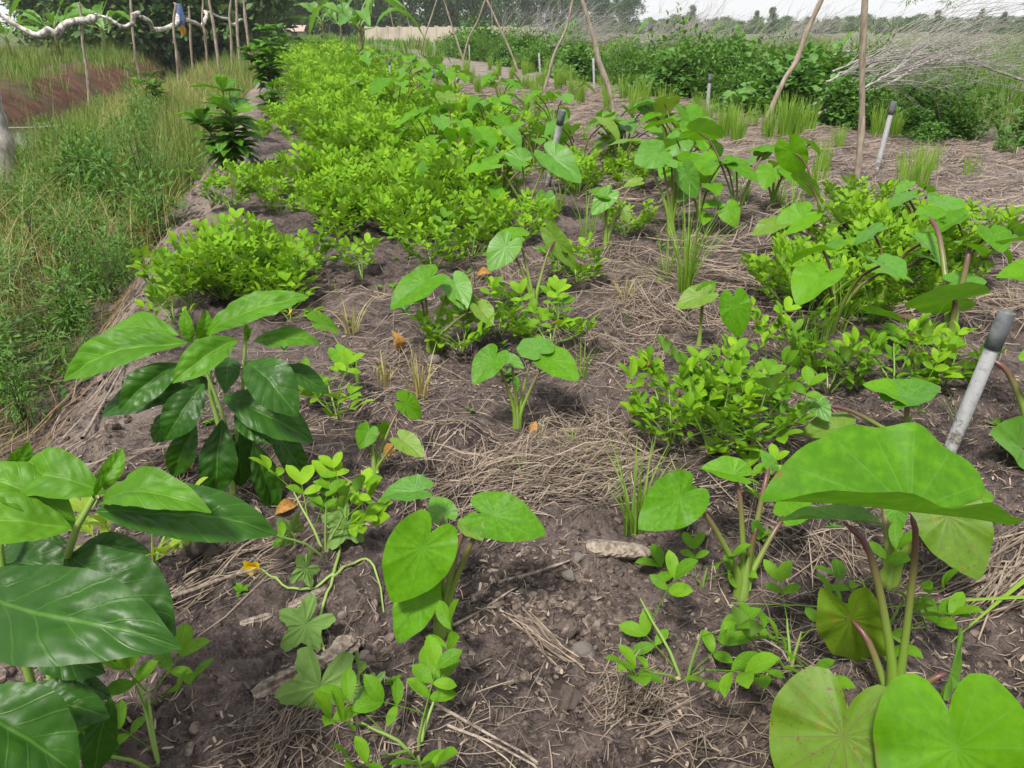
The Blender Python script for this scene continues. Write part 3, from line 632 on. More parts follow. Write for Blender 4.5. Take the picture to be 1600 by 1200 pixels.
k = 0; tpos = []
while k < 34:
    x = rg.uniform(1.0, 3.3); y = 5.6+24*rg.random()**1.5; x = x*(1 if y < 12 else 1.05)
    if any(math.hypot(x-a, y-b) < .55 for a, b in tpos) or (y < 8 and abs(x/y-.318) < .05): continue
    tpos.append((x, y)); taro_auto(x, y, 3000+k, "@", "far taro plants in the row", 5, rg.uniform(.44, .60), rg.uniform(.17, .24)); k += 1

for i, o_ in enumerate(sorted([o for o in COL.objects if o.get('label') == '@'], key=lambda o: o.location.y)): o_['label'] = "dark green taro among the far peanut rows, %s one back along the strip" % ordn(i+1)
# ------------------------------------------------------------------ noni shrubs
Y, O = 'noni_young', 'noni'
noni_spec((70, 1240), None, "large-leaved glossy noni shrub rising at the picture corner", [
    (-60, 925, -.06, 284, 1018, -.16, (.6, .8, .1), .12, .38, O), (-30, 880, .06, 150, 905, .05, (.8, .5, .1), .16, .42, O), (90, 900, .05, 215, 960, .04, (.6, .7, .2), .18, .42, O), (60, 1000, .04, 120, 1075, .0, (.5, .8, .2), .14, .4, O), (90, 1060, .05, 175, 1090, .05, (.7, .6, .2), .16, .42, O), (120, 830, .05, 60, 790, .10, (.7, .6, 0), .2, .42, Y), (100, 868, .0, 276, 992, -.06, (.55, .75, .35), .10, .55, O),
    (150, 806, .0, 434, 833, .02, (.85, .55, .1), .13, .36, O), (158, 788, .0, 330, 800, -.05, (.8, .45, .1), .22, .36, Y),
    (168, 770, .02, 26, 752, .04, (.75, .65, 0), .24, .55, Y), (118, 812, .0, -60, 742, .0, (.9, .4, 0), .14, .45, Y), (112, 826, -.02, -90, 812, -.06, (.85, .55, 0), .1, .5, Y),
    (8, 748, .1, 44, 690, .12, (.3, .8, .4), .1, .5, Y), (118, 862, .04, 236, 862, .06, (.8, .5, .2), .15, .42, O), (105, 850, .08, 10, 850, .1, (.8, .5, 0), .12, .45, O),
    (40, 1000, .02, 166, 1050, .0, (.5, .8, .2), .1, .5, O), (20, 1085, -.02, 172, 1120, -.02, (.7, .6, .2), .12, .5, O), (-70, 1085, -.10, 122, 1212, -.14, (.7, .7, .2), .15, .6, O),
    (168, 1088, .0, 138, 1216, -.04, (.3, .8, .5), .06, .4, O), (150, 772, .05, 190, 700, .10, (.4, .8, .1), .12, .42, Y), (60, 1040, .06, 150, 1010, .08, (.6, .7, 0), .1, .5, O), (30, 1010, .05, -60, 1030, 0, (.7, .6, 0), .1, .5, O),
    (146, 776, .0, 158, 738, .01, (.2, .8, .5), .05, .3, Y), (70, 1120, .05, 190, 1180, .06, (.6, .7, 0), .1, .45, O), (60, 1130, .0, -40, 1200, -.05, (.6, .7, 0), .1, .5, O)],
    [[(72, 1250, 0), (80, 1050, 0), (108, 860, 0), (148, 776, 0)], [(75, 1150, 0), (30, 1000, .02), (0, 860, .03), (10, 745, .08)]])
noni_spec((362, 772), None, "glossy noni shrub with long arching leaves on the dry bed edge", [
    (322, 522, .0, 482, 463, .06, (.75, .6, -.3), .10, .34, Y), (292, 532, .0, 100, 598, -.05, (.75, .6, -.1), .13, .36, Y), (282, 526, .05, 154, 533, .1, (.9, .4, 0), .14, .4, Y),
    (372, 530, -.03, 270, 599, -.16, (.7, .75, 0), .12, .44, Y), (396, 536, .04, 501, 540, .05, (.8, .55, 0), .2, .4, Y), (278, 568, -.02, 188, 642, -.12, (.5, .85, -.1), .14, .5, O),
    (302, 608, .0, 158, 648, -.04, (.8, .5, -.1), .12, .42, O), (320, 600, -.05, 260, 690, -.14, (.4, .9, -.2), .14, .55, O), (384, 566, -.03, 467, 650, -.12, (.45, .85, .2), .18, .6, O),
    (350, 620, -.02, 490, 690, -.06, (.7, .7, .1), .12, .45, O), (345, 656, -.04, 338, 778, -.10, (.25, .95, 0), .10, .46, O), (368, 645, -.02, 428, 694, -.1, (.5, .8, .1), .12, .5, O),
    (396, 690, .0, 430, 800, -.02, (.25, .9, .3), .08, .36, O), (374, 660, .02, 374, 760, .0, (.2, .9, .2), .08, .42, O), (420, 664, .04, 480, 746, .02, (.4, .8, .3), .1, .42, O),
    (306, 660, .02, 268, 744, .0, (.3, .9, -.2), .1, .42, O), (290, 640, .05, 238, 692, .05, (.5, .7, -.3), .1, .45, O), (430, 576, .06, 514, 614, .06, (.7, .6, .1), .14, .42, O),
    (300, 536, .02, 289, 482, .03, (.2, .8, -.4), .1, .45, Y), (308, 536, .0, 322, 484, .02, (.2, .8, .4), .1, .45, Y), (345, 560, .05, 300, 575, .12, (.8, .5, 0), .1, .5, O), (360, 560, .02, 352, 615, -.1, (.5, .85, 0), .15, .5, O),
    (390, 600, .1, 450, 600, .14, (.8, .5, 0), .12, .5, O), (340, 600, .1, 280, 620, .14, (.7, .6, 0), .12, .5, O), (385, 535, .0, 384, 505, .0, (.3, .8, .4), .05, .35, Y), (384, 530, .0, 394, 512, .0, (.3, .8, -.4), .05, .3, Y)],
    [[(364, 775, 0), (358, 700, 0), (345, 640, 0), (305, 540, 0)], [(366, 775, 0), (368, 690, 0), (378, 620, 0), (384, 525, 0)], [(364, 740, 0), (335, 640, .03), (328, 600, .03), (330, 520, .03)]])
NONI = [(*G(366, 262)[:2], .75), (*G(427, 146)[:2], 1.0), (*G(440, 100)[:2], 1.0), (G(385, 195)[0]+.35, G(385, 195)[1]+.9, .6)]
p = NONI[0]; noni_auto(p[0], p[1], 1, "noni shrub with dark drooping leaves at the bed edge above the dry clay", .80, 56, .27)
p = NONI[1]; noni_auto(p[0], p[1], 2, "dense dark noni shrub beside the brown grass verge", 1.35, 110, .30)
p = NONI[2]; noni_auto(p[0], p[1], 3, "far noni shrub where the grass verge meets the crop", 1.4, 70, .36)
p = NONI[3]; noni_auto(p[0], p[1], 4, "low noni shrub between two darker shrubs on the bed edge", .5, 32, .22)
p = G(250, 160); noni_auto(-2.7, 17.5, 5, "round leafy shrub behind the trellis stakes", .95, 72, .26)

# ------------------------------------------------------------------ peanut plants seen close
PG = "peanut plants standing apart"
for a in [
    (300, 478, .15, .24, "peanut plant on the pale bed edge above the noni leaves", 6, 34), (392, 452, .16, .26, "tallest light green peanut plant of the clump behind the noni shrub", 6, 38),
    (445, 474, .13, .20, "peanut plant at the front of the clump behind the noni shrub", 6, 28), (492, 428, .13, .20, "peanut plant reaching out from the clump toward bare soil", 5, 24),
    (345, 432, .15, .22, "peanut plant in the back of the clump on the bed edge", 6, 32), (272, 505, .09, .14, "low peanut plant at the brink of the dry slope", 4, 16),
    (362, 326, .20, .24, "bushy peanut plant below the dark drooping noni shrub", 7, 40), (455, 500, .08, .12, "small peanut plant with a yellow flower below the arching noni leaf", 4, 14),
    (676, 424, .18, .22, "peanut plant in front of the dense block, beside a red dead leaf", 7, 36), (738, 402, .17, .22, "pale peanut plant jutting from the corner of the dense block", 7, 34),
    (566, 436, .08, .16, "thin single-stemmed peanut plant on bare dark soil", 3, 12), (900, 446, .12, .18, "peanut plant with narrow leaves next to an ageing taro leaf", 5, 24),
    (722, 548, .10, .10, "wilted low peanut plant around the grey clods", 5, 22), (862, 538, .17, .15, "wide peanut plant with yellow flowers behind the small taro", 6, 34),
    (780, 520, .12, .14, "peanut plant hidden behind the small glossy taro leaves", 5, 22), (508, 860, .10, .16, "peanut plant growing through the sprawling cucumber vine", 5, 22),
    (528, 655, .09, .14, "sparse peanut plant at the tip of the noni leaves", 4, 14), (1050, 692, .13, .18, "peanut plant by the upright rice blades", 6, 32),
    (1112, 704, .14, .20, "dense peanut plant in the middle of the patch behind the browned taro leaf", 7, 40), (1172, 690, .14, .19, "peanut plant at the shaded side of the middle patch", 6, 32),
    (1135, 640, .14, .18, "peanut plant in the back of the middle patch", 6, 32), (1242, 575, .11, .24, "upright pale peanut plant with a bare stem and a crown of leaves", 3, 20),
    (1295, 612, .13, .17, "peanut plant with star-shaped leaf tufts in the shade", 6, 26), (1398, 602, .15, .17, "peanut plant with narrow star-shaped leaves by the thick taro stem", 6, 30),
    (1478, 598, .12, .14, "low peanut plant at the foot of the plastic pipe", 5, 22), (1072, 1062, .11, .15, "peanut seedling with large oval leaflets on dark crumbly soil", 4, 12),
    (652, 1172, .08, .09, "little peanut seedling among straw at the bottom of the picture", 5, 14), (1236, 1042, .07, .10, "peanut seedling under the long green grass blade", 4, 9),
    (1385, 985, .08, .09, "peanut seedling tucked under the thick pale taro stem", 4, 10), (1098, 915, .035, .06, "tiny peanut sprout with three leaflets", 2, 3),
    (246, 1195, .09, .22, "tall thin peanut plant beside the corner noni shrub", 3, 13), (240, 884, .09, .10, "yellowish young peanut sprouts under the noni leaf", 6, 16),
    (1190, 780, .05, .05, "stunted peanut seedling beside the cupped taro leaf", 3, 6)]:
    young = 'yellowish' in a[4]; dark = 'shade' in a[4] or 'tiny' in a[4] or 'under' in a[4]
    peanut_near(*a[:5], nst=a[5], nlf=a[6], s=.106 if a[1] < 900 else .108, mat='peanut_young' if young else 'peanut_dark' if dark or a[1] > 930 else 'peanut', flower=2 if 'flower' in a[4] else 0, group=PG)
# patch behind, right of the tall taro
rc = [(1340, 505), (1410, 470), (1280, 480), (1452, 425), (1352, 390), (1252, 432), (1506, 405), (1332, 340), (1400, 395), (1300, 440), (1230, 480), (1380, 430), (1440, 375), (1300, 385), (1475, 455), (1345, 455)]
for i, (px, py) in enumerate(rc):
    b = G(px, py); peanut_mid(b[0], b[1], R.uniform(.55, .98), "leafy peanut plant, %s from the front in the patch beside the thick-stemmed taro" % ordn(1+sorted(rc, key=lambda q: (-q[1], q[0])).index((px, py))), "peanut patch by the thick-stemmed taro", R.uniform(0, 6), int(R.integers(8)))
lf = [(310, 455), (350, 470), (400, 470), (440, 440), (380, 420), (500, 300), (545, 335), (475, 275), (595, 352), (440, 335), (415, 300), (640, 372), (520, 345)]
for i, (px, py) in enumerate(lf):
    b = G(px, py); peanut_mid(b[0], b[1], R.uniform(.68, .92), "bushy peanut plant between the arching noni and the dense block, %s from the front" % ordn(1+sorted(lf, key=lambda q: (-q[1], q[0])).index((px, py))), "peanut plants between the noni and the block", R.uniform(0, 6), int(R.integers(8)))
tp = [(1275, 455), (1375, 470), (1430, 410), (1335, 400), (1500, 440), (1300, 520), (1420, 350)]
for i, (px, py) in enumerate(tp):
    b = G(px, py); taro_auto(b[0], b[1], 5000+i, "taro pushing up through the leafy peanut patch, %s from the front" % ordn(1+sorted(tp, key=lambda q: -q[1]).index((px, py))), "taro plants inside the peanut patch", 4, .27+.04*(i % 3), .11+.02*(i % 3))
for i in range(12):
    b = G(R.uniform(1220, 1540), R.uniform(350, 600)); tuft(0, 0, R.uniform(.2, .4), 14, "grass blades growing through the leafy peanut patch", 'rice', .4, .007, "grass in the peanut patch", base=b, rad=.03, name="grass_tuft", cat_="grass")
# the dense block
rows = []
for x in np.arange(-.45, 2.3, .36):
    y = 4.3+R.uniform(0, .3)
    while y < 26:
        rows.append((x+R.normal(0, .07), y)); y += .36*(1+y*.018)*R.uniform(.75, 1.3)
def in_block(x, y):
    if y < 4.95-.25*min(x, 1.4)+.0 and x < 1.0: return False
    if x < .15 and y < 6.2: return False
    if x < .02 and y > 6.2 and R.random() < .85: return False
    if any(math.hypot(x-a, y-b) < c for a, b, c in NONI): return False
    if x > 1.15 and y < 5.6: return False
    if x > 1.5 and y < 8: return R.random() < .35
    return True
rows = sorted([q for q in rows if in_block(*q)], key=lambda q: q[1])
for i, (x, y) in enumerate(rows[:258]):
    nearb = True; row = int(round((x+.45)/.36))+1; fr = 1+sum(1 for q in rows[:i] if int(round((q[0]+.45)/.36))+1 == row)
    peanut_mid(x, y, R.uniform(.62, 1.18)*(1+min(.35, y*.012)), ("block peanut plant, %s from the front in the %s row from the bed edge" % (ordn(fr), ordn(row)) if nearb else "light green peanut plant in the crop block receding toward the banana plants"),
               "peanut plants of the dense block", R.uniform(0, 6), int(R.integers(8)))
M_ = []
for x in np.arange(-.8, 3.4, .42):
    for y in np.arange(rows[258][1] if len(rows) > 258 else 26, 60, .55): M_.append((x+R.normal(0, .1), y+R.normal(0, .12)))
M_ = np.array(M_); n = len(M_)
far_pea = []
for j in range(14):
    ph = R.uniform(-1, 1, (n, 3))*[.28, .28, .16]+[0, 0, .2]; far_pea.append(np.column_stack([M_, height(M_[:, 0], M_[:, 1])])+ph)
P_ = np.concatenate(far_pea); nn = len(P_)
T_ = up_fix(leaf_tpl(2, 3, .6, .55, .1, .3, .1, .7))
ob("peanut_crop", mesh("peanut_crop", *inst(T_, frames(P_, R.normal(0, 1, (nn, 3))+UP*.3, UP+R.normal(0, .4, (nn, 3)), R.uniform(.13, .24, nn))), MT['peanut']), None, None,
   "far end of the peanut crop merging into one green sheet", "crop", None, 'stuff')

# filling of the strip between the block and the mulch field
FG = "small taro plants in the mixed strip"
fill = [(1.35, 5.4), (1.5, 6.3), (2.35, 6.6), (2.15, 7.3), (2.7, 5.2), (3.05, 6.0), (2.9, 7.0), (3.3, 5.0), (1.9, 8.2), (2.6, 8.3), (3.2, 8.0), (1.15, 7.2), (2.5, 4.6), (3.5, 6.9), (2.2, 9.3), (3.0, 9.4)]
for i, (x, y) in enumerate(fill): taro_auto(x, y, 4000+i, "taro in the mixed strip before the mulch field, %s one counted from the front" % ordn(1+sorted(fill, key=lambda q: q[1]).index((x, y))), FG, 5, .36+.05*(i % 3), .15+.02*(i % 3))
pf = [(1.25, 4.5), (2.45, 5.7), (1.3, 6.4), (2.7, 6.5), (1.7, 7.5), (2.3, 8.0), (2.9, 5.6), (1.95, 4.55), (3.25, 7.4), (2.75, 8.9), (1.55, 8.6)]
for i, (x, y) in enumerate(pf): peanut_mid(x, y, R.uniform(.6, .9), "peanut plant squeezed between the small taros, %s one counted from the front" % ordn(1+sorted(pf, key=lambda q: q[1]).index((x, y))), "peanut plants in the mixed strip", R.uniform(0, 6), int(R.integers(8)))
for i in range(26):
    x, y = R.uniform(1.2, 3.5), R.uniform(4.2, 9)
    tuft(0, 0, R.uniform(.18, .38), 24, "green grass tuft between the small taro plants of the mixed strip", 'rice', .35, .008, "grass tufts in the mixed strip", base=(x, y, hz(x, y)), rad=.04, name="grass_tuft", cat_="grass")
SEED = []
for k in range(4):
    rg = np.random.default_rng(60+k); m_ = 7+k*2; a = np.arange(m_)*2.4+rg.uniform(0, 1, m_); e = rg.uniform(.1, .8, m_)
    SEED.append(mesh("seedling_leaves", *inst(up_fix(leaf_tpl(2, 4, .45, .55, .08, .25, .12, .8)), frames(np.column_stack([0*a, 0*a, .1+.5*e]), np.column_stack([np.cos(a), np.sin(a), e]), np.tile(UP, (m_, 1))+rg.normal(0, .2, (m_, 3)), rg.uniform(.6, 1.1, m_))), MT['peanut_dark' if k % 2 else 'weed']))
for i in range(70):
    x, y = R.uniform(-.6, 2.6), 1.0+3.8*R.random()
    if any(math.hypot(o.location.x-x, o.location.y-y) < .12 for o in COL.objects if o.type == 'EMPTY' and o.parent is None): continue
    ob("weed_seedling", SEED[i % 4], None, frame1([x, y, hz(x, y)-.005], [math.cos(i), math.sin(i), 0], UP, R.uniform(.02, .05)), "tiny weed seedling rooted in the open soil of the bed", "seedling", "weed seedlings on the open soil")
# ------------------------------------------------------------------ cucumber vine with lobed leaves
def lobed_tpl(seed):
    rg = np.random.default_rng(seed); n = 60; th = (np.arange(n)/n*2-1)*PI
    rr = .50+.36*np.abs(np.cos(th*2.5))**2+.14*np.exp(-(th/.35)**2)+.075*np.abs(np.sin(th*11)); rr *= 1-.72*np.exp(-((np.abs(th)-PI)/.22)**2)
    k = np.linspace(0, 1, 8)[1:]; k[0] = .08; X = k[:, None]*rr*np.sin(th); Y_ = k[:, None]*rr*np.cos(th)
    Z = .12*np.abs(X)-.18*Y_**2+.035*k[:, None]**2*np.sin(th*5+rg.uniform(0, 6))+.03*rg.normal(size=(7, n))*k[:, None]*.6
    V = np.vstack([np.stack([X, Y_, Z], -1).reshape(-1, 3), [[0, 0, 0]]]); U = np.vstack([np.stack(np.broadcast_arrays((th/(2*PI)+.5), k[:, None]), -1).reshape(-1, 2), [[.5, 0]]])
    Fq = np.vstack([gridF(n, 7, True), [[len(V)-1, (2*i+2) % n, 2*i+1, 2*i] for i in range(n//2)]])
    return up_fix((V, Fq, U))
LOB = [mesh("cucumber_leaf", *lobed_tpl(i), MT['cucumber']) for i in range(3)]
b = G(522, 900); t = thing("cucumber_vine", "sprawling cucumber vine with pale lobed leaves creeping over the soil", "vine", b)
for i, (jx, jy, zz, tx, ty, s, h) in enumerate([(478, 975, .07, 425, 1030, .085, (.7, .7, -.1)), (500, 1072, .08, 486, 1148, .115, (.7, .75, 0)), (576, 1072, .04, 600, 1090, .055, (.8, .6, .1)), (540, 818, .10, 520, 850, .085, (.7, .6, .2)),
                                               (512, 790, .09, 480, 780, .075, (.8, .5, 0)), (478, 888, .03, 452, 910, .06, (.4, .7, .5)), (560, 1045, .04, 575, 1030, .05, (.8, .6, 0)), (455, 830, .06, 420, 800, .07, (.7, .6, 0))]):
    g = G(jx, jy+28); J = D(jx, jy, fw(g)); T2 = D(tx, ty, fw(g)-.05); ob("leaf", LOB[i % 3], t, frame1(J, T2-J, hint(J, h), s*.8))
    ob("leaf_stalk", mesh("leaf_stalk", *tube(spline([g, (g+J)/2+RGT*.01, J], 6), [.0035, .003, .003, .0025, .002, .002], 5), MT['stem']), t)
for pts in ([(522, 900), (500, 980), (520, 1050), (560, 1075)], [(522, 900), (470, 925), (425, 905), (402, 892)], [(522, 900), (530, 850), (505, 815)], [(520, 905), (560, 880), (590, 905), (600, 960)]):
    Q = spline([G(*q)+UP*.012 for q in pts], 16); Q[:, 2] = height(Q[:, 0], Q[:, 1])+.006
    ob("stem", mesh("vine_stem", *tube(Q, np.linspace(.004, .002, 16), 5), MT['stem']), t)
g = G(400, 893); J = g+UP*.02
fl = ob("flower", FLOWER_ME, t, frame1(J, [.3, -.2, 1], [-.3, -1, .2], .032)); fl['label'] = "open yellow cucumber flower"

# ------------------------------------------------------------------ rice tufts
RG_ = "rice tufts on the mulch field"
for a in [(992, 832, .30, 26, "bright rice tuft standing beside the browned taro leaf", 'rice'), (1068, 462, .52, 44, "yellow-green rice tuft with long arching blades on the straw", 'rice'), (1040, 440, .30, 14, "smaller yellow rice tuft beside the long arching one", 'rice'),
          (655, 622, .20, 18, "bleached dry rice tuft on pinkish soil", 'rice_dry'), (346, 0, 0, 0, "", ''), (600, 598, .12, 10, "withered yellow grass tuft by the grey clods", 'rice_dry'), (905, 590, .2, 6, "single half-yellow rice shoot near the small taro", 'rice'),
          (682, 545, .12, 22, "short bright grass tuft at the stem of the paired-leaf taro", 'rice'), (975, 470, .13, 20, "loose grass tuft on the straw behind the clods", 'rice_dry'), (552, 520, .18, 10, "thin grass tuft on dark soil near the bare peanut plant", 'rice_dry')]:
    if a[2]: tuft(a[0], a[1], a[2]*1.1, int(a[3]*1.5), a[4], a[5], .35, .009)
RT = [(1036, 192, .52, 60), (1020, 190, .45, 40), (990, 178, .4, 30), (1080, 208, .4, 30), (1100, 204, .42, 40), (1128, 214, .45, 45), (1140, 205, .35, 30), (1200, 216, .42, 45), (1225, 214, .5, 60), (1245, 212, .45, 50), (1262, 205, .4, 36),
                                    (905, 158, .45, 36), (893, 150, .42, 34), (872, 140, .45, 36), (950, 172, .38, 30), (1412, 292, .35, 26), (1436, 288, .34, 30), (1450, 270, .3, 18), (1282, 270, .3, 22), (1276, 292, .25, 16), (1515, 270, .22, 10), (1000, 168, .35, 24), (1175, 195, .3, 22), (1310, 230, .28, 20)]
RTX = sorted([q[:2] for q in RT])
for i, (px, py, hh, nb) in enumerate(RT):
    tuft(px, py, hh*1.1, nb*2, "bright rice tuft near the leaning poles, %s one counted from the wood side" % ordn(1+RTX.index((px, py))), 'rice', .16, .013, RG_, rad=.08)
for i in range(60):
    x = R.uniform(3.2, 7.3); y = R.uniform(8, 26)
    tuft(0, 0, R.uniform(.3, .55), 60, "small green rice tuft in the back of the mulch field", 'rice', .18, .015, "rice tufts in the back of the field", base=(x, y, hz(x, y)), rad=.07)

for i in range(46):
    x = R.uniform(-.6, 2.3); y = R.uniform(1.0, 4.6)
    tuft(0, 0, R.uniform(.05, .16), int(R.integers(3, 8)), "thin grass sprig sprouting from the bare soil between the plants", R.choice(['rice', 'rice_dry', 'rice']), .5, .004, "grass sprigs on the bare soil", base=(x, y, hz(x, y)), rad=.012, name="grass_sprig", cat_="grass")
# ------------------------------------------------------------------ plastic pipes
pipe((1478, 718), (1574, 487), "near plastic pipe leaning over the giant taro leaf, grey-white with a dark socket", .041, True, dt=.02)
pipe((855, 292), (879, 172), "leaning grey-white pipe with dark socket among the taro leaves", .052, True, dt=-.1)
pipe((680, 168), (676, 110), "upright pipe with dark socket in the middle of the peanut block", .05, True)
pipe((612, 140), (608, 92), "pipe with dark socket standing before the banana plant", .05, True)
pipe((1368, 272), (1397, 158), "tilted grey pipe with dark socket on the mulch field by the vine bank", .045, True, dt=.05)
pipe((1104, 182), (1110, 116), "slim white pipe before the bush with broad leaves", .05, True)
for a, c in (((929, 146), (927, 91)), ((845, 128), (842, 83)), ((789, 102), (788, 79)), ((734, 98), (733, 70)), ((706, 90), (705, 68)), ((679, 88), (678, 64)), ((561, 102), (560, 79)), ((542, 90), (541, 71)), ((574, 112), (573, 80)), ((510, 82), (509, 66))):
    pipe(a, c, "distant white pipe, one of the receding line in the crop", .045, False, group="distant white pipes")

# ------------------------------------------------------------------ poles of the bean trellis
def bp(bx, by, mids, tx, ty, ext, r0, r1, label, group="trellis poles", dt=0.0, far=None, **kw):
    b = G(bx, by) if far is None else D(bx, by, far)
    if far: b[2] = hz(b[0], b[1])
    f0 = fw(b); pts = [b-UP*.12]+[D(x, y, f0+dt*i/(len(mids)+1)) for i, (x, y) in enumerate(mids, 1)]+[D(tx, ty, f0+dt)]
    pts.append(pts[-1]+nrm(pts[-1]-pts[-2])*ext); return pole(pts, r0, r1, label, group=group, **kw)
bp(1340, 292, [(1345, 200), (1347, 120)], 1352, -10, .7, .026, .022, "straight upright brown pole on the mulch field")
bp(1193, 190, [(1222, 128), (1245, 95), (1262, 50)], 1287, -10, .6, .045, .026, "thick leaning pole slanting over the vine bank")
bp(963, 192, [(955, 150), (938, 95), (928, 60)], 910, -8, .6, .038, .024, "bent brown pole leaning toward the wood, in front of the bushes")
bp(848, 142, [(858, 112), (868, 82), (885, 45)], 896, -8, .6, .034, .02, "crooked grey pole leaning against the bent brown pole")
bp(815, 122, [(800, 85), (780, 40)], 760, -2, .3, .035, .02, "thin pale pole of the second leaning pair")
bp(722, 96, [(732, 60), (748, 30)], 760, -4, .3, .035, .02, "crooked thin pole crossing the second leaning pair")
bp(726, 96, [(712, 55)], 691, -5, .3, .035, .02, "slim straight pole of the third leaning pair")
bp(655, 84, [(668, 42)], 684, -5, .3, .04, .025, "slim pole crossing the third leaning pair")
for q in (((645, 60), (629, -3)), ((618, 58), (633, -3)), ((618, 60), (606, -3)), ((770, 62), (768, 8))):
    bp(*q[0], [], *q[1], .4, .05, .03, "distant trellis pole in front of the pale wall", group="distant trellis poles")
# ------------------------------------------------------------------ stakes and the driftwood rail beside the ditch
SG = "stakes carrying the driftwood rail"
stk = [((137, 182), [(134, 110), (128, 50)], (124, 12), .1, .05, "thick peeling stake under the thickest piece of driftwood rail"),
       ((222, 162), [(214, 105), (208, 50)], (203, -12), .6, .045, "tall stake rising beyond the second bend of the driftwood rail"),
       ((278, 152), [(276, 90), (272, 50)], (272, 12), .1, .05, "stake standing beside the blue and orange cloth"),
       ((302, 122), [(298, 70), (297, 40)], (295, 15), .1, .055, "short forked stake past the blue and orange cloth"),
       ((340, 97), [(336, 50), (330, 20)], (325, -10), .5, .055, "leaning stake at the knotted end of the driftwood rail"),
       ((319, 88), [(319, 50), (317, 20)], (318, -10), .5, .05, "slim stake behind the leaning one"),
       ((357, 84), [(360, 50), (358, 20)], (361, -10), .5, .06, "forked stake near the far end of the rail"),
       ((371, 70), [(370, 40)], (370, -10), .5, .07, "far stake before the dark wood"), ((386, 60), [(384, 35)], (379, -10), .5, .08, "last stake of the rail row")]
for b_, m_, t_, e, r, l in stk:
    bp(*b_, m_, *t_, e, r*.75, r*.55, l, far={340: 26, 319: 27.5, 357: 30, 371: 33, 386: 36}.get(b_[0]), group=SG, name="stake", cat_="stake", mat='bark')
def rail(pts, r0, r1, label, dd):
    f = [dd[0]+(dd[1]-dd[0])*i/(len(pts)-1) for i in range(len(pts))]
    P = [D(x, y, q) for (x, y), q in zip(pts, f)]; return pole(P, r0, r1, label, "driftwood_rail", 'white_wood', "branch", "driftwood rail pieces", n=44, wob=.018)
f1, f2, f3 = fw(G(137, 182)), fw(G(222, 162)), fw(G(302, 122))
rail([(-30, 5), (5, 26), (30, 42), (55, 55), (75, 46), (88, 52), (97, 40), (115, 33), (140, 30), (148, 24)], .055, .085, "thickest gnarled white driftwood piece ending at a stake", (f1-.6, f1+.05))
rail([(148, 24), (165, 27), (180, 35), (193, 42), (205, 38), (210, 24), (218, 20)], .035, .055, "thin driftwood piece dipping between two stakes", (f1+.05, f2-.05))
rail([(212, 24), (230, 32), (238, 44), (252, 46), (268, 40), (276, 34), (277, 22)], .04, .07, "white driftwood piece rising to the cloth", (f2, f2+3))
rail([(278, 30), (290, 31), (305, 36), (318, 44), (323, 53)], .07, .04, "dark-barked driftwood piece sagging past the cloth", (f2+3, f3+1))
rail([(316, 40), (320, 30), (322, 22), (318, 18), (332, 22), (345, 28), (356, 30), (362, 38), (370, 37), (377, 30), (386, 40)], .06, .06, "far crooked driftwood piece with short forks", (f3+1, f3+14))
# cloth hung on a stake
b = D(283, 30, f2+2.9); t = thing("hanging_cloth", "crumpled blue and orange cloth hung on the driftwood rail", "cloth", b)
def cloth(nu, nv, w, h, z0, mat, nm, seed):
    rg = np.random.default_rng(seed); a = np.arange(nu)/nu*2*PI; V = []
    for i in range(nv):
        s = i/(nv-1); r = w*(.35+.65*math.sin(PI*(.15+.7*s)))*(1+.25*np.sin(a*3+s*3)+.15*rg.normal(size=nu)); V.append(np.stack([r*np.cos(a), r*np.sin(a)*.5, np.full(nu, z0-h*s)], -1))
    local(nm, mesh(nm, np.array(V).reshape(-1, 3), gridF(nu, nv, True), None, MT[mat]), t)
cloth(12, 7, .10, .55, .38, 'blue', "blue_cloth", 1); cloth(12, 5, .075, .26, -.13, 'orange', "orange_cloth", 2)
# pale leaning post and its string at the near side of the ditch
bp(22, 300, [(8, 240)], -8, 165, .5, .085, .075, "thick pale leaning post at the picture edge beside the ditch", group=None, name="fence_post", cat_="post", mat='dead')
q0 = D(6, 200, fw(G(22, 300))); q1 = D(92, 196, fw(G(22, 300))+3); pole([q0, (q0+q1)/2-UP*.01, q1], .008, .008, "taut pale string tied to the leaning post", "string", 'string', "string", None, 10, 0, False)

# ------------------------------------------------------------------ straw, clods, sticks on the bed
def strands(P, ang, ln, wid, lift, bendk=.13):
    n = len(P); segs = 3; d = np.stack([np.cos(ang), np.sin(ang)], -1); s = np.stack([-d[:, 1], d[:, 0]], -1); c = R.normal(0, bendk, n); Vs, Us = [], []
    roll = R.uniform(-.9, .9, n); til = R.normal(0, .10, n); z0 = lift
    for k in range(segs+1):
        t = k/segs-.5; q = P[:, :2]+d*(ln*t)[:, None]+s*(c*ln*(t*t-.1))[:, None]
        z = height(q[:, 0], q[:, 1])+z0+.004+np.maximum(0, til*ln*(t+.5))
        w = wid*(1-.45*abs(t)*2)*.5; o = np.column_stack([s*(w*np.cos(roll))[:, None], w*np.sin(roll)]); p = np.column_stack([q, z])
        Vs += [p-o, p+o]; Us += [np.tile([0, k/segs], (n, 1)), np.tile([1, k/segs], (n, 1))]
    V = np.stack(Vs, 1); f = np.array([[2*i, 2*i+1, 2*i+3, 2*i+2] for i in range(segs)])
    return V.reshape(-1, 3), (f[None]+(np.arange(n)*8)[:, None, None]).reshape(-1, 4), np.stack(Us, 1).reshape(-1, 2)
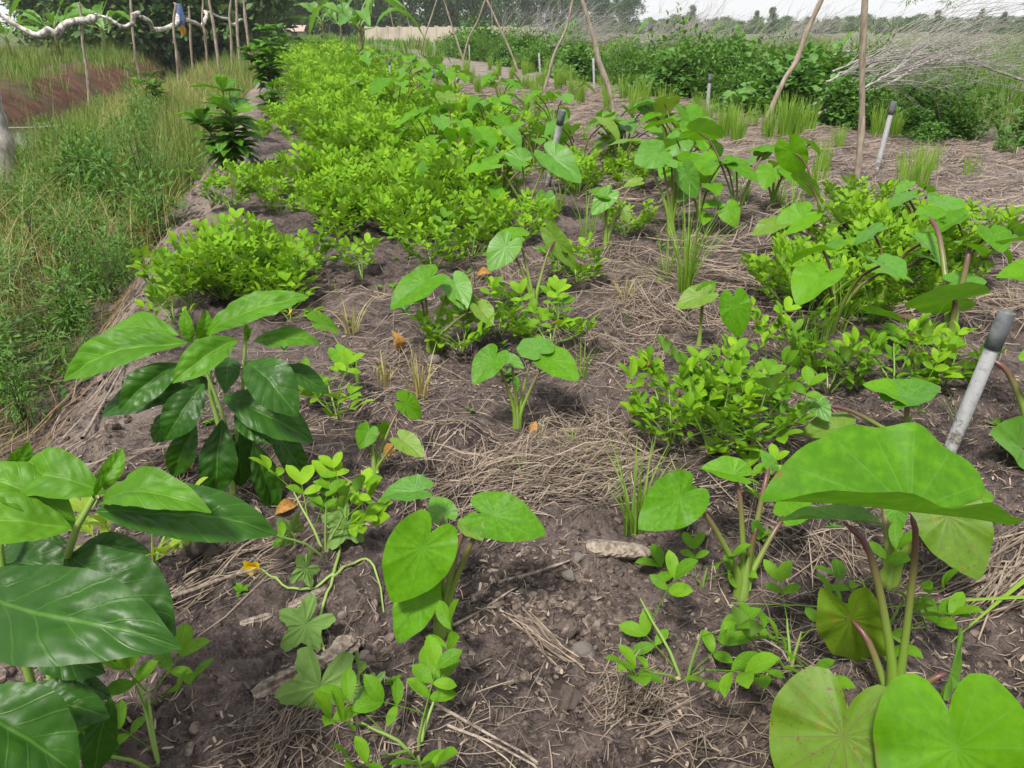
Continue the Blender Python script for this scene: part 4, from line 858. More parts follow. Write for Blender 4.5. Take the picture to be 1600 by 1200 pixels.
def patch(px, py, rad, n, ang=None, spread=.5, ln=.12, wid=.003, asp=1.0, lift=.02, bk=.13):
    g = G(px, py)[:2]; q = R.normal(0, 1, (n, 2))*rad*[1, asp]; a0 = R.uniform(0, PI, n) if ang is None else ang+R.normal(0, spread, n)
    if ang is not None: ca, sa = math.cos(ang), math.sin(ang); q = q@np.array([[ca, sa], [-sa, ca]])
    L_ = ln*R.uniform(.4, 1.5, n); hgt = lift*np.exp(-.5*np.sum((q/rad)**2, 1))*R.uniform(0, 1, n)
    return strands(q+g, a0, L_, wid*R.uniform(.6, 1.4, n), hgt, bk)
out = []
for a in [(870, 745, .15, 900, .1, .5, .16, .0028, .5, .05), (760, 740, .10, 320, .5, .6, .14, .0028, .6, .04), (930, 690, .12, 500, None, .5, .14, .003, 1, .03), (620, 560, .10, 120, None, 1, .1), (1000, 480, .22, 420, None, 1, .18, .003, 1, .03),
          (930, 410, .28, 600, .6, .7, .2, .003, .7, .05), (1060, 440, .2, 500, 2.4, .4, .24, .0035, .6, .05), (940, 540, .15, 250, None, 1, .16), (845, 1000, .025, 70, -1.1, .12, .09, .003, .5, .025), (985, 1090, .045, 240, .6, .6, .08, .002, .7, .04),
          (1120, 1170, .09, 110, .3, .7, .10, .0022), (430, 1170, .06, 220, .5, .6, .06, .0015, .7, .02), (370, 890, .12, 70, .6, .3, .2, .003, .5, .012), (330, 700, .2, 220, .4, .5, .18, .0025, .6, .015), (540, 640, .2, 160, .2, .6, .14),
          (1570, 905, .10, 120, .2, .3, .2, .004, .6, .04), (1300, 850, .15, 260, None, 1, .11, .0025), (1240, 690, .2, 500, None, 1, .15), (1560, 480, .3, 700, None, 1, .2), (1300, 1010, .1, 140, None, 1, .09, .0022), (700, 700, .2, 260, None, 1, .12), (560, 470, .3, 300, .2, .6, .15),
          (1120, 500, .25, 400, None, 1, .2), (560, 1180, .08, 120, None, 1, .06, .002), (800, 1170, .1, 70, None, 1, .08, .002), (750, 420, .2, 300, None, 1, .2)]:
    out.append(patch(*a))
n = 2600; X_ = R.uniform(-.95, 2.8, n); Y_ = .55+R.random(n)**1.2*5.2; keep = fbm(X_*2.2, Y_*2.2, 3, 200) > -.12; X_, Y_ = X_[keep], Y_[keep]; n = len(X_)
out.append(strands(np.column_stack([X_, Y_]), R.uniform(0, PI, n), R.uniform(.02, .14, n)*np.clip(.35+Y_*.25, .4, 1.2), R.uniform(.0010, .0028, n), R.uniform(0, .008, n)))
n = 17000; X_ = R.uniform(-.9, 2.6, n); Y_ = .55+R.random(n)**1.4*2.6; keep = fbm(X_*3, Y_*3, 3, 210) > -.25; X_, Y_ = X_[keep], Y_[keep]; n = len(X_)
out.append(strands(np.column_stack([X_, Y_]), R.uniform(0, PI, n), R.uniform(.006, .035, n), R.uniform(.0012, .0032, n), R.uniform(0, .004, n)))
n = 9000; X_ = R.uniform(-.9, 2.6, n); Y_ = .5+R.random(n)**1.3*2.8; keep = fbm(X_*3.5, Y_*3.5, 3, 230) > -.15; X_, Y_ = X_[keep], Y_[keep]; n = len(X_)
out.append(strands(np.column_stack([X_, Y_]), R.uniform(0, PI, n), R.uniform(.006, .024, n), R.uniform(.003, .008, n), R.uniform(0, .004, n)))
ob("straw", mesh("straw", *cat(out), MT['straw']), None, None, "loose dry straw strewn over the soil of the bed", "straw", None, 'stuff')
n = 22000; X_ = R.uniform(2.0, 8.0, n); Y_ = 2.6+R.random(n)*16; n = len(X_)
ob("field_mulch", mesh("field_mulch", *strands(np.column_stack([X_, Y_]), R.normal(.2, .7, n), R.uniform(.1, .4, n), R.uniform(.004, .010, n), R.uniform(0, .025, n)), MT['straw']), None, None, "grey straw mulch covering the flat field beyond the taro", "straw", None, 'stuff')
n = 900; X_ = R.uniform(-1.15, -.75, n); Y_ = 1.2+R.random(n)**1.5*14
ob("edge_straw", mesh("edge_straw", *strands(np.column_stack([X_, Y_]), R.normal(.9, .5, n), R.uniform(.06, .35, n), R.uniform(.002, .006, n), R.uniform(0, .02, n)), MT['straw']), None, None, "dry stalks hanging down the pale side of the bed", "straw", None, 'stuff')
n = 1500; X_ = R.uniform(-1.9, -1.0, n); Y_ = 1.6+R.random(n)**1.4*9
ob("brown_stalks", mesh("brown_stalks", *strands(np.column_stack([X_, Y_]), R.normal(.9, .7, n), R.uniform(.08, .4, n), R.uniform(.002, .007, n), R.uniform(.0, .06, n)), MT['straw_brown']), None, None, "rotting brown stalks at the foot of the bed slope", "straw", None, 'stuff')
def cube_sphere(n, seed, rough=.22):
    a = np.linspace(-1, 1, n+1); g = np.stack(np.meshgrid(a, a), -1).reshape(-1, 2); o = np.ones(len(g)); V, Fq = [], []
    for ax in range(3):
        for s in (-1, 1):
            v = np.insert(g, ax, s*o, axis=1); V.append(v); f = gridF(n+1, n+1); Fq.append((f if (s > 0) ^ (ax == 1) else f[:, ::-1])+len(g)*(len(V)-1))
    V = nrm(np.concatenate(V)); rg = np.random.default_rng(seed); ph = rg.uniform(0, 9, 3); k = rg.normal(0, 1, (6, 3))*2.2
    d = sum(np.sin(V@k[i]+ph[i % 3]) for i in range(6))/6+.45*sum(np.sin(V@k[i]*2.6+ph[i % 3]) for i in range(6))/6
    return V*(1+rough*2*d)[:, None]*[1, .85, .65], np.concatenate(Fq), np.zeros((len(V), 2))
CL = [cube_sphere(3, i, .3) for i in range(5)]; out = []
n = 9000; X_ = R.uniform(-.9, 2.6, n); Y_ = .55+R.random(n)**1.5*3.6; keep = fbm(X_*2.0, Y_*2.0, 3, 300) > -.08; X_, Y_ = X_[keep], Y_[keep]
extra = np.concatenate([G(px, py)[:2]+R.normal(0, s_, (m_, 2)) for px, py, s_, m_ in ((900, 960, .10, 520), (930, 890, .10, 260), (980, 1010, .08, 220), (780, 940, .07, 160), (600, 1010, .08, 90), (690, 600, .10, 140), (720, 570, .1, 120), (1010, 520, .12, 90), (310, 850, .08, 60), (1150, 830, .15, 120))])
X_ = np.append(X_, extra[:, 0]); Y_ = np.append(Y_, extra[:, 1]); n = len(X_); S_ = .0022+.0115*R.random(n)**3.0; Z_ = height(X_, Y_); w = R.integers(5, size=n)
ne = 700; xe = R.uniform(-1.12, -.68, ne); ye = 1.2+R.random(ne)**1.4*9; se = .006+.028*R.random(ne)**2.5
X_ = np.append(X_, xe); Y_ = np.append(Y_, ye); S_ = np.append(S_, se); Z_ = np.append(Z_, height(xe, ye)); w = np.append(w, R.integers(5, size=ne)); n = len(X_)
for i in range(5):
    q = w == i; out.append(inst(CL[i], frames(np.column_stack([X_, Y_, Z_+S_*.02])[q], R.normal(0, 1, (q.sum(), 3))*[1, 1, .3], UP+R.normal(0, .4, (q.sum(), 3)), S_[q])))
ob("soil_crumbs", mesh("soil_crumbs", *cat(out), MT['clod'], False), None, None, "crumbs and small clods of dark soil over the bed", "soil", None, 'stuff')
for i, (px, py, s, l, m_) in enumerate([(888, 900, .017, "rounded grey stone below the wood chunk", 'stone'), (904, 872, .014, "small pale stone touching the wood chunk", 'stone'), (912, 1022, .026, "grey clod in the middle of the crumbly soil", 'stone'), (885, 1090, .032, "pale dusty clod at the edge of the wet hollow", 'clod'),
                                      (885, 985, .026, "brown clod above the grey one", 'clod'), (602, 508, .045, "large dark clod beside the dry stalks", 'clod'), (680, 566, .035, "round grey clod by the dry rice tuft", 'stone'), (568, 1028, .018, "small brown stone below the upright taro leaf", 'stone'),
                                      (315, 862, .035, "dark cracked clod under the noni leaf tip", 'clod'), (800, 690, .03, "flat clod behind the straw heap", 'clod'), (1045, 522, .045, "dark clod at the foot of the tilted seedling taro", 'clod'), (1285, 895, .014, "black pebble near the spread purple stalks", 'stone'),
                                      (868, 866, .012, "dark pebble by the end of the twig", 'stone'), (1040, 905, .016, "grey pebble above the peanut seedling", 'stone'), (960, 440, .05, "straw-covered clod behind the orange leaf", 'clod')]):
    g = G(px, py); M = frame1(g+UP*s*(.2 if m_ == 'stone' else -.05), [math.cos(i*2.1), math.sin(i*2.1), 0], UP, s); ob("stone" if m_ == 'stone' else "clod", mesh("stone", *cube_sphere(9, 40+i, .2 if m_ == 'stone' else .42), MT[m_], m_ == 'stone'), None, M, l, "stone" if m_ == 'stone' else "clod")
def chunk(p0, p1, r, label, seed, flat=.6, dz=.0):
    a, c = G(*p0)+UP*dz, G(*p1)+UP*dz; n, m = 18, 20; rg = np.random.default_rng(seed); t_ = np.linspace(0, 1, m); an = np.arange(n)/n*2*PI
    d = nrm(c-a); s = nrm(np.cross(d, UP)); u = np.cross(s, d); ridge = 1+.16*rg.normal(size=n)
    V = []
    for i, t in enumerate(t_):
        rr = r*(.25+.75*min(1, math.sin(PI*(.06+.9*t))*1.8))*ridge*(1+.09*rg.normal(size=n)); V.append((a+(c-a)*t+u*r*flat*.5)+np.cos(an)[:, None]*s*rr[:, None]+np.sin(an)[:, None]*u*rr[:, None]*flat)
    b = a; M = np.eye(4); M[:3, 3] = b
    ob("wood_chunk", mesh("wood_chunk", np.array(V).reshape(-1, 3)-b, gridF(n, m, True), None, MT['rotwood'], False), None, M, label, "wood")
chunk((912, 858), (1016, 868), .026, "weathered grey wood chunk lying below the browned taro leaf", 1)
chunk((395, 1090), (520, 1030), .020, "split weathered log under the lobed cucumber leaves", 2)
chunk((505, 1040), (556, 1000), .022, "bleached jagged end of rotten wood by the taro", 3)
chunk((450, 950), (510, 920), .012, "flat wood splinter beside the cucumber vine", 4, .4)
chunk((705, 990), (742, 1025), .008, "thin wood splinter below the small taro stem", 5, .5)
chunk((375, 975), (425, 962), .009, "short wood piece left of the lobed leaf", 6, .5)
for a, c, r, l in [((560, 1040), (840, 1200), .004, "long dry cane lying across the bottom of the picture"), ((780, 916), (890, 882), .005, "forked twig in front of the grey stone"), ((700, 985), (808, 925), .003, "straight dry stalk leaning toward the straw"), ((250, 945), (430, 890), .006, "bundle-thick dry stalk under the noni leaf"),
                   ((265, 940), (420, 840), .004, "thin stalk crossing the thicker one"), ((700, 1140), (840, 1210), .003, "thin reed at the bottom edge"), ((1500, 915), (1610, 895), .007, "tan split stalk at the picture edge"), ((1530, 925), (1620, 915), .006, "second tan stalk below the split one"), ((130, 690), (215, 520), .006, "pale root running down the bed edge"), ((1180, 1000), (1230, 1040), .003, "tan stalk beside the peanut seedling"), ((0, 480), (60, 430), .012, "bleached branch lying in the weeds"), ((100, 385), (130, 350), .014, "short white stick poking from the weeds")]:
    P = [G(*a)+UP*.012, (G(*a)+G(*c))/2, G(*c)+UP*.012]; P[1] = np.array([P[1][0]+.01, P[1][1], max(hz(P[1][0], P[1][1])+.01, (P[0][2]+P[2][2])/2)]); pole(P, r, r*.6, l, "stick", 'rotwood', "stick", None, 14, .003)
# dead leaves
DL = [mesh("dead_leaf", *up_fix(leaf_tpl(4, 8, .55, .5, .05, .6, .35, .8, .05)), MT['deadleaf'])]
for px, py, s, y, l in [(1004, 578, .07, (.2, -.2, 1), "curled orange dead leaf standing on the dark soil"), (828, 682, .05, (.3, .2, .5), "small brown-orange dead leaf at the taro stem"), (745, 440, .08, (1, -.1, .1), "reddish dead leaf lying behind the clods"), (430, 805, .065, (.9, .3, .1), "tan withered leaf under the noni shrub"), (622, 548, .09, (-.2, -.1, .8), "pale yellow wilting leaf beside the clods"), (600, 720, .06, (.6, .3, .4), "pinkish dry leaf by the seedling taro"), (300, 735, .05, (.1, -.2, .8), "small orange leaf below the noni shrub")]:
    g = G(px, py); ob("dead_leaf", DL[0], None, frame1(g+UP*.008, y, [0, -.6, .8], s), l, "leaf")
# long grass blade across the seedlings
for i, (pts, l) in enumerate([([(1420, 1050), (1300, 985), (1140, 957)], "long bent green grass blade lying over the peanut seedlings"), ([(1600, 930), (1540, 980), (1480, 1020)], "green grass blade arching in from the picture edge"), ([(1600, 965), (1480, 970), (1380, 965)], "yellow-green blade lying flat near the giant taro")]):
    Q = spline([G(*q)+UP*(.06 if j < 2 else .03) for j, q in enumerate(pts)], 14); w = np.linspace(.006, .0008, 14)[:, None]*np.array([.4, .4, 0])+0; T3 = nrm(np.gradient(Q, axis=0)); S3 = nrm(np.cross(T3, UP))
    V = np.stack([Q-S3*np.linspace(.006, .001, 14)[:, None], Q+UP*.002, Q+S3*np.linspace(.006, .001, 14)[:, None]], 1).reshape(-1, 3); M = np.eye(4); M[:3, 3] = Q[0]
    ob("grass_strand", mesh("grass_strand", V-Q[0], gridF(3, 14), None, MT['rice']), None, M, l, "grass")

# ------------------------------------------------------------------ meadow on the ditch side
def meadow(name, n, xr, yr, yp, hr, wid, mat, label, thr=-1.0, lean=.35, seed=400, clump=True):
    X = R.uniform(*xr, n); Y = yr[0]+(yr[1]-yr[0])*R.random(n)**yp
    if clump:
        c = R.integers(0, n//28, n); cx = R.uniform(*xr, n)[c]; cyy = (yr[0]+(yr[1]-yr[0])*R.random(n)**yp)[c]; off = R.normal(0, .07, (n, 2))*(1+.03*cyy[:, None]); m = R.random(n) < .8; chh = R.uniform(.55, 1.25, n)[c]; X = np.where(m, cx+off[:, 0], X); Y = np.where(m, cyy+off[:, 1], Y)
    z = height(X, Y); k = (fbm(X*.8, Y*.5, 3, seed) > thr) & (z > -.63) & ~((X > -1.06) & (Y < 5)); X, Y, z = X[k], Y[k], z[k]; n = len(X)
    hh = np.where(X > -5, np.interp(X, [-4.5, -3.1], [.35, 1]), 1)*R.uniform(*hr, n)*(.7+.5*(fbm(X*.5, Y*.3, 2, seed+9)+.5)); dist = np.hypot(X, Y); hh = hh*(np.where(m, chh, .7)[k] if clump else 1)
    T = blades(np.column_stack([X, Y, z-.02]), hh, lean*R.uniform(.2, 1.8, n), wid*R.uniform(.6, 1.3, n)*(.7+dist*.05), 3)
    return ob(name, mesh(name, *T, MT[mat]), None, None, label, "grass", None, 'stuff')
meadow("short_grass", 34000, (-3.2, -1.05), (1.6, 12), 1.3, (.05, .2), .004, 'grass', "short tangled grass on the slope below the bed", -.9, .8, 401)
meadow("meadow_grass", 30000, (-4.1, -1.15), (6.0, 40), 1.5, (.25, .75), .0065, 'grass', "tall brownish grass of the verge along the ditch", -.25, .28, 402)
meadow("green_grass", 15000, (-4.4, -1.2), (5, 26), 1.4, (.25, .7), .0065, 'grass_green', "lush green sedge patches in the verge", .02, .3, 403)
meadow("dry_verge_grass", 17000, (-4.1, -1.1), (3.0, 30), 1.5, (.25, .9), .006, 'rice_dry', "straw-coloured dead grass standing among the green verge", -.1, .5, 409)
meadow("bank_grass", 26000, (-17, -6.3), (8, 50), 1.2, (.25, .7), .010, 'grass', "pale grass on the bank beyond the ditch", -.2, .3, 404)
meadow("bank_sedge", 9000, (-14, -7.0), (8, 45), 1.2, (.3, .8), .008, 'grass_green', "green sedge clumps on the bank beyond the ditch", .05, .3, 405)
meadow("far_grass", 26000, (7.5, 40), (9, 60), 1.3, (.3, .8), .015, 'grass', "yellow-green grass behind the vine bank", -.5, .4, 406)
meadow("far_field_grass", 16000, (-8, 30), (34, 110), 1.2, (.3, .7), .02, 'grass_green', "green growth between the crop and the wood", -.2, .3, 407)
# leafy weeds
W_LEAF = up_fix(leaf_tpl(2, 4, .26, .45, .08, .3, .08, .8))
def crown(nl, rad, hgt, ls, T, mat, seed, clumps=14, up=.5, base=.05):
    rg = np.random.default_rng(seed); cc = rg.normal(0, .5, (clumps, 3))*[rad, rad, 0]; cc[:, 2] = base*hgt+hgt*rg.random(clumps)**.8*np.exp(-np.sum(cc[:, :2]**2, 1)/(rad*rad)*.7)
    i = rg.integers(0, clumps, nl); off = rg.normal(0, 1, (nl, 3))*[.26*rad, .26*rad, .17*hgt]; p = cc[i]+off; p[:, 2] = np.abs(p[:, 2]); o = nrm(off+rg.normal(0, .3, (nl, 3))*rad*.3)
    yd = o*[1, 1, .5]+UP*rg.uniform(-.5, .6, nl)[:, None]*up; nh = UP*.9+o*.6+rg.normal(0, .3, (nl, 3))
    return inst(T, frames(p, yd, nh, ls*rg.uniform(.6, 1.2, nl))), cc
def shrub_shape(nl, rad, hgt, ls, T, mat, seed, **kw):
    T2, cc = crown(nl, rad, hgt, ls, T, mat, seed, **kw)
    st = cat([tube(spline([[0, 0, -.05], c*[.3, .3, .5], c], 6), np.linspace(.012, .003, 6)*max(.4, hgt), 4) for c in cc])
    return mesh("foliage", *T2, MT[mat]), mesh("stems", *st, MT['bark_dark'])
def shrub(shape, x, y, sc, label, name="weed_shrub", cat_="shrub", group=None, rz=None, z=None):
    t = thing(name, label, cat_, (x, y, hz(x, y) if z is None else z), group, R.uniform(0, 6) if rz is None else rz, sc); local("foliage", shape[0], t); local("stems", shape[1], t); return t
WS = [shrub_shape(900, .32, .6, .085, W_LEAF, 'weed', 1), shrub_shape(1100, .34, .55, .06, W_LEAF, 'weed_pale', 2), shrub_shape(700, .3, .65, .11, W_LEAF, 'weed', 3), shrub_shape(900, .26, .75, .06, W_LEAF, 'weed', 4, up=1.0)]
for px, py, k, s, l in [(20, 360, 1, 1.0, "grey-leaved weed shrub by the leaning post"), (70, 330, 0, .9, "dark leafy weed beside the leaning post"), (130, 320, 2, 1.0, "broad-leaved weed clump in front of the thick stake"), (60, 420, 3, .8, "upright narrow-leaved weed with pale leaves"), (20, 470, 1, .8, "grey-green weed mat at the picture edge"), (130, 395, 0, .8, "weed clump next to the cut stalks"), (180, 320, 3, .9, "feathery weed in the tall grass"), (90, 250, 2, .9, "lance-leaved weed at the ditch edge"),
                         (160, 255, 0, .9, "bushy weed below the second stake"), (40, 290, 2, .8, "yellow-tipped weed behind the leaning post"), (215, 390, 1, .6, "small weed near the dry clods of the edge"), (150, 460, 3, .55, "low weed by the flattened grass"), (195, 250, 1, .9, "hazy weed between tall sedges"), (70, 520, 1, .45, "tiny weed on the lower slope"), (140, 540, 3, .3, "bright green weed sprig at the slope foot"), (90, 570, 0, .3, "short weed with thin leaves near the brown stalks")]:
    g = G(px, py); shrub(WS[k], g[0], g[1], s*.8, l, group="weeds on the verge")
for i in range(18):
    x = R.uniform(-1.75, -1.12); y = 2.0+i*.42; shrub(WS[i % 4], x, y, R.uniform(.4, .75), "weed crowding the foot of the bed edge, %s one back" % ordn(i+1), group="weeds at the bed edge")
for i in range(34):
    x = R.uniform(-4.2, -1.45); y = 4.2+i*.36 if i < 22 else 12+(i-22); shrub(WS[i % 4], x, y, R.uniform(.6, 1.0), "leafy weed among the verge grass, %s of a line back from the leaning post" % ordn(i+1), group="weeds among the verge grass")

# ------------------------------------------------------------------ vine bank and bushes beyond the field
B_LEAF = up_fix(leaf_tpl(2, 4, .5, .45, .06, .25, .12, .8)); V_LEAF = up_fix(leaf_tpl(4, 4, .95, .35, .05, .2, .15, .7))
BS = [shrub_shape(1500, .62, 1.0, .12, B_LEAF, 'bush', 11, clumps=22), shrub_shape(1300, .6, .85, .14, V_LEAF, 'vine', 12, clumps=22), shrub_shape(1600, .55, 1.15, .10, W_LEAF, 'bush', 13, clumps=22), shrub_shape(1100, .65, .7, .16, V_LEAF, 'vine', 14, clumps=20), shrub_shape(1500, .6, .95, .11, B_LEAF, 'weed', 15, clumps=22)]
BG = "bushes of the overgrown bank"
bb = []
for y in np.arange(3.6, 42, .62):
    for r_ in range(2):
        bb.append((7.55+r_*.95+R.normal(0, .22)-.012*max(0, y-16)*0, y+R.normal(0, .15), r_))
bno = 0
for i, (x, y, r_) in enumerate(bb):
    k = int(R.integers(5)) if y > 10 else (1 if R.random() < .35 else 3 if R.random() < .5 else 0)
    s = R.uniform(.75, 1.15)*(1.08 if r_ else .82)*float(np.interp(y, [5, 8, 11, 16], [.42, .50, .84, .92]))*R.choice([.55, .75, 1.0, 1.12, 1.25])
    nm = ("low vine-covered bush at the near end of the overgrown bank" if y < 9.5 else "tangled green bush in the middle of the overgrown bank" if y < 19 else "dark bush at the far end of the overgrown bank")
    if y < 9.5: bno += 1; nm = "low vine-covered bush in the %s line of the bank, %s from the picture edge" % ("back" if r_ else "front", ordn((bno+1)//2))
    elif y < 19: bno += 1; nm = "tangled green bush in the %s line of the bank, %s from the picture edge" % ("back" if r_ else "front", ordn((bno+1)//2))
    shrub(BS[k], x, y, s, nm, "bush", "bush", BG+(" near" if y < 9.5 else " middle" if y < 19 else " far"))
RE = [(1050, 150, 1.2), (1085, 150, 1.1), (1230, 150, 1.2), (1420, 195, 1.1), (1560, 150, 1.3), (1500, 140, 1.3), (1450, 135, 1.2), (1590, 130, 1.4), (1370, 190, 1.0), (1000, 130, 1.2), (1530, 170, 1.0), (1580, 185, 1.0), (1475, 175, .9), (1545, 120, 1.3), (1440, 110, 1.3), (1580, 105, 1.5), (1390, 120, 1.3), (1150, 140, 1.1), (1330, 150, 1.1), (1190, 155, .9)]
REX = sorted([q[:2] for q in RE])
for i, (px, py, hh) in enumerate(RE):
    g = G(px, py); tuft(0, 0, hh, 130, "tall reed clump in the overgrown bank, %s one from the wood toward the picture edge" % ordn(1+REX.index((px, py))), 'grass_green', .3, .016, "reed clumps in the bank", base=(g[0]+.3, g[1]+.4, hz(g[0], g[1])), rad=.25, name="reed_clump", cat_="reeds")

# ------------------------------------------------------------------ fallen dead trees, grey brush
def brush(limbs, twigs, label, seed, mat='dead', tw=.006, name="fallen_branch"):
    """limbs: pixel paths at a depth; twigs fan out along a direction"""
    rg = np.random.default_rng(seed); b = None; parts = []
    for pts, f0, f1, r0, r1 in limbs:
        P = spline([D(x, y, f0+(f1-f0)*i/(len(pts)-1)) for i, (x, y) in enumerate(pts)], 20); b = P[0].copy() if b is None else b; P[1:-1] += rg.normal(0, .012, (18, 3)); parts.append((P, r0, r1))
    t = thing(name, label, "branch", b, None)
    for P, r0, r1 in parts: ob("limb", mesh("limb", *tube(P, np.linspace(r0, r1, 20), 7), MT[mat]), t)
    tb = []
    for pi, n, ln, dirv, spr, t0 in twigs:
        P = parts[pi][0]
        for j in range(n):
            q = P[int((t0+(1-t0)*rg.random())*19)]; d = nrm(np.array(dirv)+rg.normal(0, spr, 3)); L = ln*rg.uniform(.35, 1.1)
            e = q+d*L+UP*L*rg.normal(-.03, .08); m_ = (q+e)/2+rg.normal(0, .05, 3)*L+UP*.06*L; Q = spline([q, m_, e], 6); tb.append(tube(Q, np.linspace(tw, tw*.3, 6), 3))
            for _ in range(3):
                q2 = Q[rg.integers(2, 6)]; d2 = nrm(d+rg.normal(0, spr*1.5, 3)); tb.append(tube(np.array([q2, q2+d2*L*.2+rg.normal(0, .02, 3), q2+d2*L*.42]), [tw*.5, tw*.4, tw*.2], 3))
    ob("twigs", mesh("twigs", *cat(tb), MT[mat]), t); return t
f = fw(G(1370, 205))
brush([([(1275, 180), (1340, 152), (1390, 130), (1430, 108), (1470, 90), (1510, 92), (1560, 112), (1610, 128)], f, f+1.0, .026, .016), ([(1270, 165), (1330, 130), (1400, 108), (1450, 100)], f+.2, f+.6, .016, .008), ([(1262, 168), (1310, 138), (1345, 112), (1400, 75)], f+.1, f+1.2, .014, .006), ([(1330, 160), (1380, 120), (1420, 85), (1470, 60)], f+.3, f+1.2, .013, .005)],
      [(0, 14, 1.5, RGT*.9+UP*.2+FWD*.3, .2, .4), (1, 20, 1.9, RGT*.9+UP*.26+FWD*.3, .2, .2), (2, 22, 2.2, RGT*.9+UP*.22+FWD*.2, .2, .2), (3, 22, 2.2, RGT*1+UP*.15+FWD*.3, .2, .2)], "fallen bleached tree with a fan of fine grey twigs over the vine bank", 1, tw=.0045)
f = fw(G(1290, 165))+1.0
brush([([(1250, 125), (1300, 88), (1350, 80), (1400, 88), (1450, 100)], f, f+1.5, .03, .016), ([(1240, 140), (1290, 105), (1340, 80)], f, f+1.2, .022, .008)],
      [(0, 30, 1.7, RGT*.9+UP*.35+FWD*.3, .2, .1), (1, 30, 1.6, RGT*.8+UP*.5+FWD*.4, .2, .2)], "second bleached fallen limb arching behind the leaning pole", 2, tw=.0045)
f = 9.6
brush([([(1290, 128), (1340, 104), (1400, 92), (1460, 88)], f, f+.6, .014, .007), ([(1300, 112), (1360, 88), (1420, 76), (1500, 70)], f+.3, f+1, .013, .006), ([(1340, 140), (1400, 112), (1470, 96), (1530, 92)], f-.4, f+.2, .013, .006)],
      [(0, 34, 1.7, RGT*1+UP*.16+FWD*.1, .24, .1), (1, 34, 1.7, RGT*1+UP*.10+FWD*.1, .24, .1), (2, 34, 1.5, RGT*1+UP*.14+FWD*.1, .24, .1)], "wide fan of fine grey dead twigs lying over the tall grass", 8, tw=.0055)
f = fw(G(1050, 120))
brush([([(1000, 68), (1060, 54), (1085, 60), (1130, 64)], f, f+2, .045, .03), ([(985, 84), (1030, 70), (1060, 62), (1100, 56)], f+1, f+4, .03, .01)], [(0, 90, 1.5, RGT*.8+UP*.25+FWD*.4, .25, .0), (1, 60, 1.5, RGT*.7+UP*.3+FWD*.4, .25, .0)], "grey brush heap of dead tree tops beyond the bushes", 3, tw=.008, name="brush_heap")
f = fw(G(1200, 120))+4
brush([([(1150, 75), (1200, 60), (1260, 50)], f, f+3, .04, .02), ([(1180, 80), (1230, 66), (1290, 50)], f, f+3, .03, .01)], [(0, 70, 1.6, RGT*.8+UP*.3+FWD*.4, .25, .0), (1, 70, 1.6, RGT*.8+UP*.3+FWD*.4, .25, .0)], "thin haze of dead twigs behind the reed clumps", 4, tw=.009, name="brush_heap")
f = 22
brush([([(960, 80), (1010, 70), (1060, 66), (1120, 68)], f, f+2, .035, .02), ([(860, 74), (900, 68), (950, 66)], f+4, f+6, .035, .02)], [(0, 70, 1.6, RGT*.9+UP*.25+FWD*.3, .22, 0), (1, 70, 1.7, RGT*.9+UP*.22+FWD*.3, .22, 0)], "grey dead branches stacked behind the dark bushes", 9, tw=.007, name="brush_heap")
f = 34
brush([([(830, 62), (880, 52), (940, 50)], f, f+4, .06, .03), ([(770, 66), (830, 56), (900, 58)], f+4, f+8, .06, .03)], [(0, 110, 2.0, RGT*.8+UP*.22+FWD*.4, .3, 0), (1, 110, 2.2, RGT*.7+UP*.2+FWD*.4, .3, 0)], "long low brush heap in front of the pale wall", 5, tw=.012, name="brush_heap")

# ------------------------------------------------------------------ banana plants
def banana(x, y, hgt, n, ls, label, seed, name="banana_plant", z=None, dead=False):
    rg = np.random.default_rng(seed); b = np.array([x, y, hz(x, y) if z is None else z]); t = thing(name, label, "banana plant", b); h0 = hgt*.5
    P = spline([b-UP*.05, b+UP*h0*.5+rg.normal(0, .02, 3), b+UP*h0], 8); ob("stem", mesh("banana_stem", *tube(P, np.linspace(.10, .045, 8)*hgt/2.2, 10), MT['pseudostem']), t)
    for i in range(n):
        a = i*2.4+rg.uniform(-.3, .3); d = np.array([math.cos(a), math.sin(a), 0]); e = rg.uniform(.2, 1.2) if i else 2.5; L = ls*rg.uniform(.75, 1.1); s0 = P[-1]-UP*.1*i/n*hgt
        st = np.array([s0, s0+(d*.3+UP*e*.35)*L*.4, s0+(d*.6+UP*e*.5)*L*.5]); ob("leaf_stalk", mesh("leaf_stalk", *tube(st, [.03*hgt/2.2, .02*hgt/2.2, .012*hgt/2.2], 6), MT['stem']), t)
        m_ = BAN[int(rg.integers(3))] if e < 1.5 else BAN[3]; ob("leaf", m_, t, frame1(st[-1], d+UP*(e*.5-.1), UP*.8-d*e*.4+rg.normal(0, .25, 3), L))
    return t
def ban_tpl(bend, seed):
    V, F_, U = leaf_tpl(6, 30, .30, .45, .08, .35, bend, .55, .0); rg = np.random.default_rng(seed); V = V.copy().reshape(31, 7, 3)
    for i in range(31): V[i, :, 2] += .012*rg.normal()*np.abs(np.linspace(-1, 1, 7)); V[i, [0, 6], 1] += rg.normal(0, .010, 2); V[i, :, 2] -= .45*bend*4*(i/30)**3*.5
    return up_fix((V.reshape(-1, 3), F_, U))
BAN = [mesh("banana_leaf", *ban_tpl(b_, i), MT['banana']) for i, b_ in enumerate((.10, .2, .3, .03))]
g = G(566, 102); banana(g[0], g[1], 2.6, 9, 1.7, "large banana plant with drooping torn leaves at the end of the crop block", 1)
g = G(506, 72); banana(g[0], g[1], 3.2, 8, 2.4, "slender banana plant with a pale spear leaf, behind the shrub verge", 2)
g = G(520, 66); banana(g[0]+1, g[1]+4, 3.0, 7, 2.4, "banana plant half hidden behind the large one", 3)
